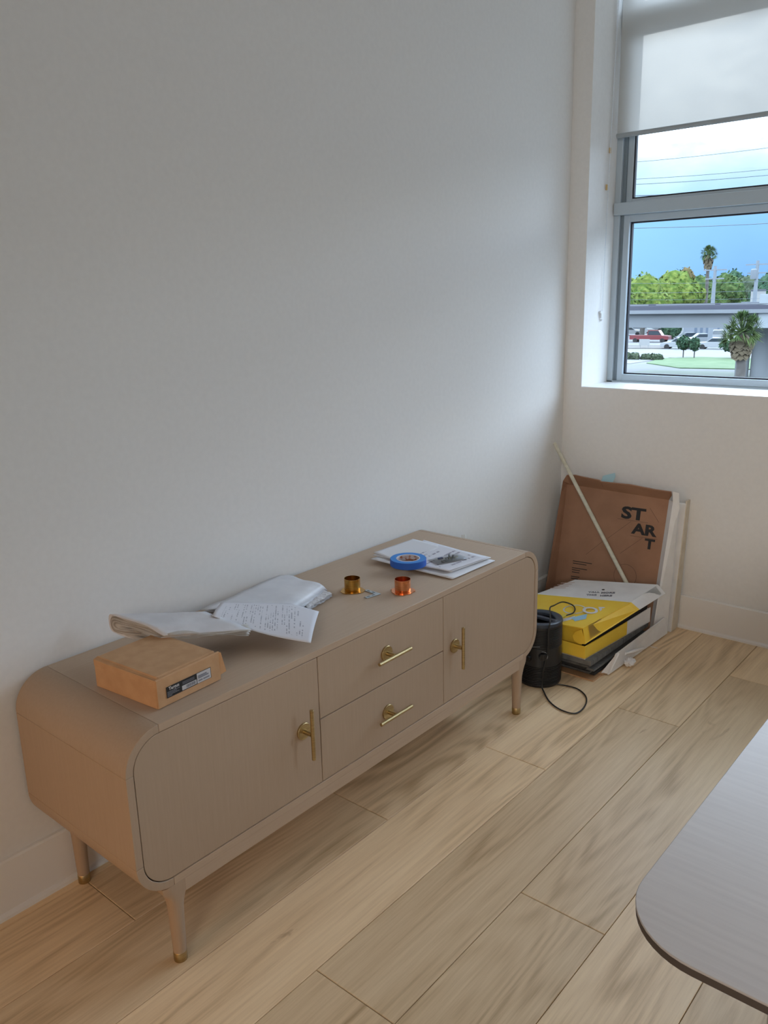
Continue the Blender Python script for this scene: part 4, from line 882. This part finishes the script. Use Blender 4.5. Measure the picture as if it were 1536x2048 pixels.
# trees
def leafmat(name, c1, c2): return textured(name, c1, c2, ns=1.3, detail=6, rough=.9, bump=.0, lo=.38, hi=.62, spec=.1)
LM = [leafmat('leaves_bright', (.16, .28, .045), (.42, .52, .11)), leafmat('leaves_mid', (.11, .22, .07), (.27, .38, .12)), leafmat('leaves_dark', (.07, .17, .10), (.15, .28, .15)), leafmat('leaves_rust', (.22, .20, .07), (.42, .30, .14)), leafmat('leaves_grey', (.12, .18, .10), (.24, .30, .18))]
BARK = textured('bark', (.20, .17, .15), (.30, .27, .24), ns=3, rough=.9)
def leaf_cloud(mb, c, rx, ry, rz, n, s, rng):
    for _ in range(n):
        d = Vector((rng.gauss(0, 1), rng.gauss(0, 1), rng.gauss(0, 1))).normalized(); k = .86+.22*rng.random()
        p = c+Vector((d.x*rx, d.y*ry, d.z*rz))*k; a = Vector((rng.uniform(-1,1), rng.uniform(-1,1), rng.uniform(-1,1))).normalized()*s; b = a.cross(d).normalized()*s*.6
        mb.add([p-a, p+b, p+a, p-b], [(0,1,2,3)])
def tree(name, u, vtop, dist, wpx, label, mi, hfrac=.75, group=None, ry=None):
    rng = random.Random(int(u*7+vtop)); top = far(u, vtop, dist); ppm = FPX/dist
    rx = wpx/2/ppm; hgt = top.z-GZ; e = empty(name, (top.x, top.y, GZ), label, 'tree', group)
    part('trunk', MB().tube([(top.x, top.y, GZ), (top.x+.3, top.y, GZ+hgt*.55)], [.45, .28], 8), BARK, e, smooth=True)
    mb = MB(); V_, F_i = ICO; lobes = [(0, 0, GZ+hgt*.64, rx*.62, hgt*.36)]
    for k in range(9):
        a = 2*math.pi*k/9+rng.random()*.6; rr = rx*.58; zc = GZ+hgt*(.42+.30*rng.random()); lobes.append((math.cos(a)*rr, math.sin(a)*rr*.8, zc, rx*(.34+.14*rng.random()), hgt*(.16+.09*rng.random())))
    for lx, ly, lz, lr, lh in lobes:
        c = Vector((top.x+lx, top.y+ly, lz)); sd = rng.random()*50
        mb.add([c+Vector((v.x*lr, v.y*lr, v.z*lh))*(1+.28*noise.noise(v*2.2+Vector((sd, 0, 0)))) for v in V_], F_i)
        leaf_cloud(mb, c, lr*1.03, lr*1.03, lh*1.03, 260, .34, rng)
    part('crown', mb, LM[mi], e)
tree('leafy_tree', 1290, 548, 143, 105, 'bright green spreading tree at the left behind the railway viaduct', 0)
tree('leafy_tree', 1352, 541, 160, 110, 'bright green spreading tree left of the tall palm', 0)
tree('leafy_tree', 1372, 536, 200, 60, 'rust tinged tree rising behind the bright green crowns', 3)
tree('leafy_tree', 1250, 566, 131, 44, 'yellow green tree cut off by the left window frame', 0)
tree('leafy_tree', 1405, 552, 178, 60, 'mid green tree directly beneath the tall palm', 1)
tree('leafy_tree', 1452, 546, 172, 74, 'mid green tree right of the tall palm', 1)
tree('leafy_tree', 1470, 541, 205, 60, 'dark green tree standing furthest back between the utility poles', 2)
tree('leafy_tree', 1545, 542, 185, 70, 'dark green tree at the right edge of the window view', 2)
tree('leafy_tree', 1500, 552, 195, 60, 'mid green tree above the white building', 4)
tree('leafy_tree', 1343, 650, 136, 34, 'small dark tree in the car park seen under the railway viaduct', 2)
def palm(u, vtop, dist, crown_px, label, skirt, droop=1.0, trunk_r=.22):
    rng = random.Random(int(u)); ppm = FPX/dist; r = crown_px/2/ppm; top = far(u, vtop, dist); cz_ = top.z-r*.95; c = Vector((top.x, top.y, cz_))
    e = empty('fan_palm', (c.x, c.y, GZ), label, 'palm')
    part('trunk', MB().tube([(c.x, c.y, GZ), (c.x+.1, c.y, (GZ+cz_)/2), (c.x, c.y, cz_)], [trunk_r*1.3, trunk_r, trunk_r*.9], 10), BARK, e, smooth=True)
    mb = MB(); md = MB()
    for k in range(64):
        el = R(rng.uniform(-25, 88)); az = rng.random()*2*math.pi; d = Vector((math.cos(az)*math.cos(el), math.sin(az)*math.cos(el), math.sin(el)))
        tip = c+d*r*.62; s = d.orthogonal().normalized(); s = (Matrix.Rotation(rng.random()*6.28, 3, d) @ s)
        mb.tube([c, tip], .02*r, 4)
        for j in range(11):
            a = R(-75+15*j); dd = (d*math.cos(a)+s*math.sin(a)); e_ = tip+dd*r*.44-zu*.10*r*droop; w = dd.cross(zu).normalized()*.03*r if abs(dd.z) < .98 else s*.03*r
            m2 = (tip+e_)/2; mb.add([tip, m2+w, e_, m2-w], [(0,1,2,3)])
    part('fronds', mb, LM[1] if skirt < 2 else LM[4], e)
    if skirt:
        for k in range(110):
            az = rng.random()*2*math.pi; z0 = cz_-rng.random()*r*skirt*.8; d = Vector((math.cos(az), math.sin(az), 0)); q = c.copy(); q.z = z0
            w = Vector((-d.y, d.x, 0))*.13*r; a_ = q+d*r*.10; b_ = q+d*r*(.52-.25*((cz_-z0)/(r*skirt+.01)))-zu*r*.45
            md.add([a_-w*.3, a_+w*.3, b_+w, b_-zu*.1*r, b_-w], [(0,1,2,3,4)])
        part('dead_skirt', md, textured('dead_fronds', (.30, .22, .12), (.42, .33, .20), ns=2, rough=.9), e)
palm(1419, 489, 167, 36, 'tall slim fan palm standing above the trees against the blue sky', 1.3, trunk_r=.3)
palm(1489, 618, 58, 86, 'bushy palm with a shaggy skirt in front of the railway viaduct', .8, trunk_r=.30)
# shrubs and saplings
def shrub(u, v, dist_v, wpx, hpx, label, mi, name='shrub'):
    g = gp(u, v); dist = math.hypot(g.x-CAM.x, g.y-CAM.y); ppm = FPX/dist; rx, rz = wpx/2/ppm, hpx/ppm; rng = random.Random(int(u+v)); mb = MB(); V_, F_i = ICO
    for k in range(5):
        o_ = Vector(((k-2)*rx*.4, rng.uniform(-.3, .3), rz*.35)); sd = rng.random()*40; mb.add([Vector((g.x, g.y, GZ))+o_+Vector((p.x*rx*.38, p.y*rx*.38, p.z*rz*.62))*(1+.3*noise.noise(p*2.5+Vector((sd, 0, 0)))) for p in V_], F_i)
        leaf_cloud(mb, Vector((g.x, g.y, GZ))+o_, rx*.4, rx*.4, rz*.62, 120, .18, rng)
    o = part(name, mb, LM[mi]); tag(o, label, 'shrub')
shrub(1257, 719, 0, 36, 13, 'low grey green shrub at the left edge of the lawn', 4); shrub(1303, 720, 0, 34, 11, 'low rounded shrub just left of the lawn', 4)
def sapling(u, v, vtop, wpx, label):
    g = gp(u, v); dist = math.hypot(g.x-CAM.x, g.y-CAM.y); h = (v-vtop)*dist/FPX; r = wpx/2*dist/FPX; e = empty('sapling', (g.x, g.y, GZ), label, 'tree'); rng = random.Random(int(u))
    part('trunk', MB().tube([(g.x, g.y, GZ), (g.x, g.y, GZ+h*.7)], .07, 6), BARK, e); mb = MB(); leaf_cloud(mb, Vector((g.x, g.y, GZ+h*.7)), r, r, h*.3, 260, .22, rng); leaf_cloud(mb, Vector((g.x, g.y, GZ+h*.7)), r*.5, r*.5, h*.18, 140, .22, rng); part('crown', mb, LM[2], e)
sapling(1366, 716, 676, 24, 'young tree with thin foliage on the verge in front of the white saloon car'); sapling(1388, 717, 680, 16, 'smaller young tree on the verge right of the other young tree'); sapling(1463, 718, 684, 44, 'dark young tree left of the bushy palm')
# utility poles and wires
UP_ = mat('pole_concrete', (.50, .56, .62), .8); WIREM = mat('wire', (.30, .38, .48), .7)
def pole(u, vtop, dist, label, w=.22):
    t = far(u, vtop, dist); e = empty('utility_pole', (t.x, t.y, GZ), label, 'pole'); part('shaft', MB().tube([(t.x, t.y, GZ), t], [w*1.4, w*.8], 10), UP_, e, smooth=True)
    for dz, l_ in ((.5, 1.5), (1.6, 1.2), (5.4, 1.7)): part('crossarm', MB().box((t.x-l_, t.y-.08, t.z-dz-.08), (t.x+l_, t.y+.08, t.z-dz+.08)), UP_, e)
    return t
t1 = pole(1431, 532, 120, 'tall pale utility pole right of the palm', .24); t2 = pole(1516, 521, 125, 'second utility pole with a transformer near the right of the view', .25)
c = far(1508, 549, 125); part('transformer', MB().lathe((c.x, c.y, c.z-.6), [(.42, 0), (.45, .1), (.45, 1.2), (.30, 1.35)], 14), UP_, [o for o in bpy.data.objects if o.name.startswith('utility_pole')][-1], smooth=True)
def wire(p, q, label, r=.02, sag=.4):
    pts = [lerp(p, q, i/24)-zu*sag*4*(i/24)*(1-i/24) for i in range(25)]; o = part('overhead_wire', MB().tube(pts, r, 5), WIREM); tag(o, label, 'wire')
for (u0, v0, u1, v1, d, lb_, r) in ((1180, 457, 1600, 443, 60, 'overhead wire crossing the blue sky in the lower pane', .022), (1180, 393, 1600, 373, 48, 'lowest and darkest overhead wire in the upper pane, just above the mullion', .028), (1180, 372, 1600, 344, 50, 'overhead wire second from the bottom in the upper pane', .016), (1180, 362, 1600, 332, 50, 'overhead wire third from the bottom in the upper pane', .014), (1180, 331, 1600, 287, 52, 'topmost overhead wire in the upper pane', .013)):
    wire(far(u0, v0, d), far(u1, v1, d), lb_, r, .1)
for k, (v0, v1, lb_) in enumerate(((566, 560, 'pale cable across the treetops, upper'), (585, 578, 'pale cable across the trees, middle'), (598, 594, 'pale cable across the trees, lower'))):
    wire(far(1180, v0, 110), far(1600, v1, 118), lb_+' of the three', .018, .2)
# buildings
def building(pts, dist, v0, v1, depth, m, label, doors=()):
    a, b = far(pts[0], v1, dist), far(pts[1], v1, dist); a.z = b.z = 0; d = (b-a).normalized(); n = Vector((-d.y, d.x, 0)); h = far(pts[0], v0, dist).z
    e = empty('low_building', (a+b)/2+zu*GZ, label, 'building'); A2 = [a, b, b+n*depth, a+n*depth]
    part('walls', MB().hexa([p+zu*GZ for p in A2], [p+zu*h for p in A2]), m, e); part('roof', MB().hexa([p+zu*h for p in A2], [p+zu*(h+.3)-n*.3 for p in A2]), CONC, e)
    for f0, f1 in doors: part('doorway', MB().hexa([lerp(a, b, f0)-n*.05+zu*(GZ+.1), lerp(a, b, f1)-n*.05+zu*(GZ+.1), lerp(a, b, f1)+n*.1+zu*(GZ+.1), lerp(a, b, f0)+n*.1+zu*(GZ+.1)], [lerp(a, b, f0)-n*.05+zu*(h-.8), lerp(a, b, f1)-n*.05+zu*(h-.8), lerp(a, b, f1)+n*.1+zu*(h-.8), lerp(a, b, f0)+n*.1+zu*(h-.8)]), mat('blue_shutter', (.25, .33, .45), .6), e)
WB = mat('white_render', (.78, .78, .76), .7)
building((1497, 1527), 150, 583, 640, 5, WB, 'white box shaped building among the trees above the viaduct')
building((1366, 1470), 143, 640, 668, 4, mat('grey_render', (.55, .60, .68), .7), 'low pale grey building behind the parked cars under the viaduct', ((.22, .27), (.33, .38), (.44, .58), (.66, .70)))
# cars
TYRE = mat('tyre', (.02, .02, .022), .8); CGL = mat('car_glass', (.08, .11, .14), .1)
def car(u, v, ang, color, label, ln=4.5, kind='car', h=1.45):
    g = gp(u, v); e = empty('car', (g.x, g.y, GZ), label, 'pickup truck' if kind == 'pickup' else 'car'); e.rotation_euler.z = ang
    m = mat('paint_%d' % (int(color[0]*100)*100+int(color[2]*99)), color, .3, spec=.6); a = ln/2; W2 = .88
    def P2(poly, w0, w1, name, mm, wtop=None):
        mb = MB(); k = len(poly); wt_ = wtop or w0
        v_ = [Vector((x, -(w0 if z < h*.62 else wt_), z)) for x, z in poly]+[Vector((x, (w0 if z < h*.62 else wt_), z)) for x, z in poly]
        mb.add(v_, [tuple(range(k-1,-1,-1)), tuple(range(k,2*k))]+[(i,(i+1)%k,(i+1)%k+k,i+k) for i in range(k)])
        mb.v = [wm(e) @ q for q in mb.v]; return part(name, mb, mm, e, bevel=.03 if name == 'body' else 0)
    if kind == 'pickup':
        P2([(-a, .45), (a, .45), (a, .95), (a-.9, 1.05), (-a, 1.05)], W2, 0, 'body', m); P2([(-.3, 1.05), (a-1.0, 1.05), (a-1.5, 1.75), (-.2, 1.78)], W2*.92, 0, 'cabin', m, W2*.8); P2([(-.15, 1.12), (a-1.12, 1.12), (a-1.52, 1.68), (-.1, 1.68)], W2*.95, 0, 'side_window', CGL, W2*.83)
    else:
        P2([(-a, .30), (a, .30), (a, .72), (a-.25, .84), (a-1.15, .93), (-a+.5, .96), (-a, .85)], W2, 0, 'body', m)
        P2([(-a+.45, .95), (a-1.20, .92), (a-1.85, h-.02), (-a+1.1, h)], W2*.93, 0, 'cabin', m, W2*.74); P2([(-a+.68, .98), (a-1.36, .96), (a-1.92, h-.09), (-a+1.18, h-.09)], W2*.955, 0, 'side_window', CGL, W2*.77)
    for sx in (-a+.85, a-.85):
        for sy in (-W2+.08, W2-.08):
            mb = MB().lathe((sx, sy, .33), [(.33, -.1), (.33, .1)], 16, 'y'); mb.v = [wm(e) @ q for q in mb.v]; w_ = part('wheel', mb, TYRE, e)
WHT, SIL, RED, NAV, BLU = (.78, .80, .82), (.50, .54, .58), (.42, .05, .06), (.10, .13, .18), (.45, .55, .62)
va = math.atan2(dv.y, dv.x)
car(1358, 698, va+math.pi, WHT, 'white saloon car parked nearest the verge at the left', 4.4); car(1431, 698.5, va+math.pi, WHT, 'white saloon car parked nearest the verge just left of the bushy palm', 4.6)
car(1409, 688, va+.5, SIL, 'silver hatchback in the second row behind the two white saloons', 4.2); car(1383, 685.5, va+.6, NAV, 'dark car in the second row left of the silver hatchback', 4.3)
car(1442, 682, va+.2, WHT, 'white car in the second row at the right beneath the viaduct', 4.4, h=1.6); car(1300, 685, va, RED, 'red pickup truck parked on the pale lot', 5.6, 'pickup')
car(1257, 671, va+.3, WHT, 'white car parked at the far left beneath the viaduct', 4.5); car(1281, 667.5, va+.4, WHT, 'white car between the far left car and the red pickup', 4.5); car(1303, 664, va+.3, SIL, 'silver car furthest back behind the red pickup', 4.4)
c = gp(1288, 697); o = part('low_sign', MB().box((c.x-.7, c.y-.05, GZ+.4), (c.x+.7, c.y+.05, GZ+1.2)).box((c.x-.6, c.y-.04, GZ), (c.x-.5, c.y+.04, GZ+.4)).box((c.x+.5, c.y-.04, GZ), (c.x+.6, c.y+.04, GZ+.4)), WB); tag(o, 'small white low sign on the verge below the red pickup', 'sign')
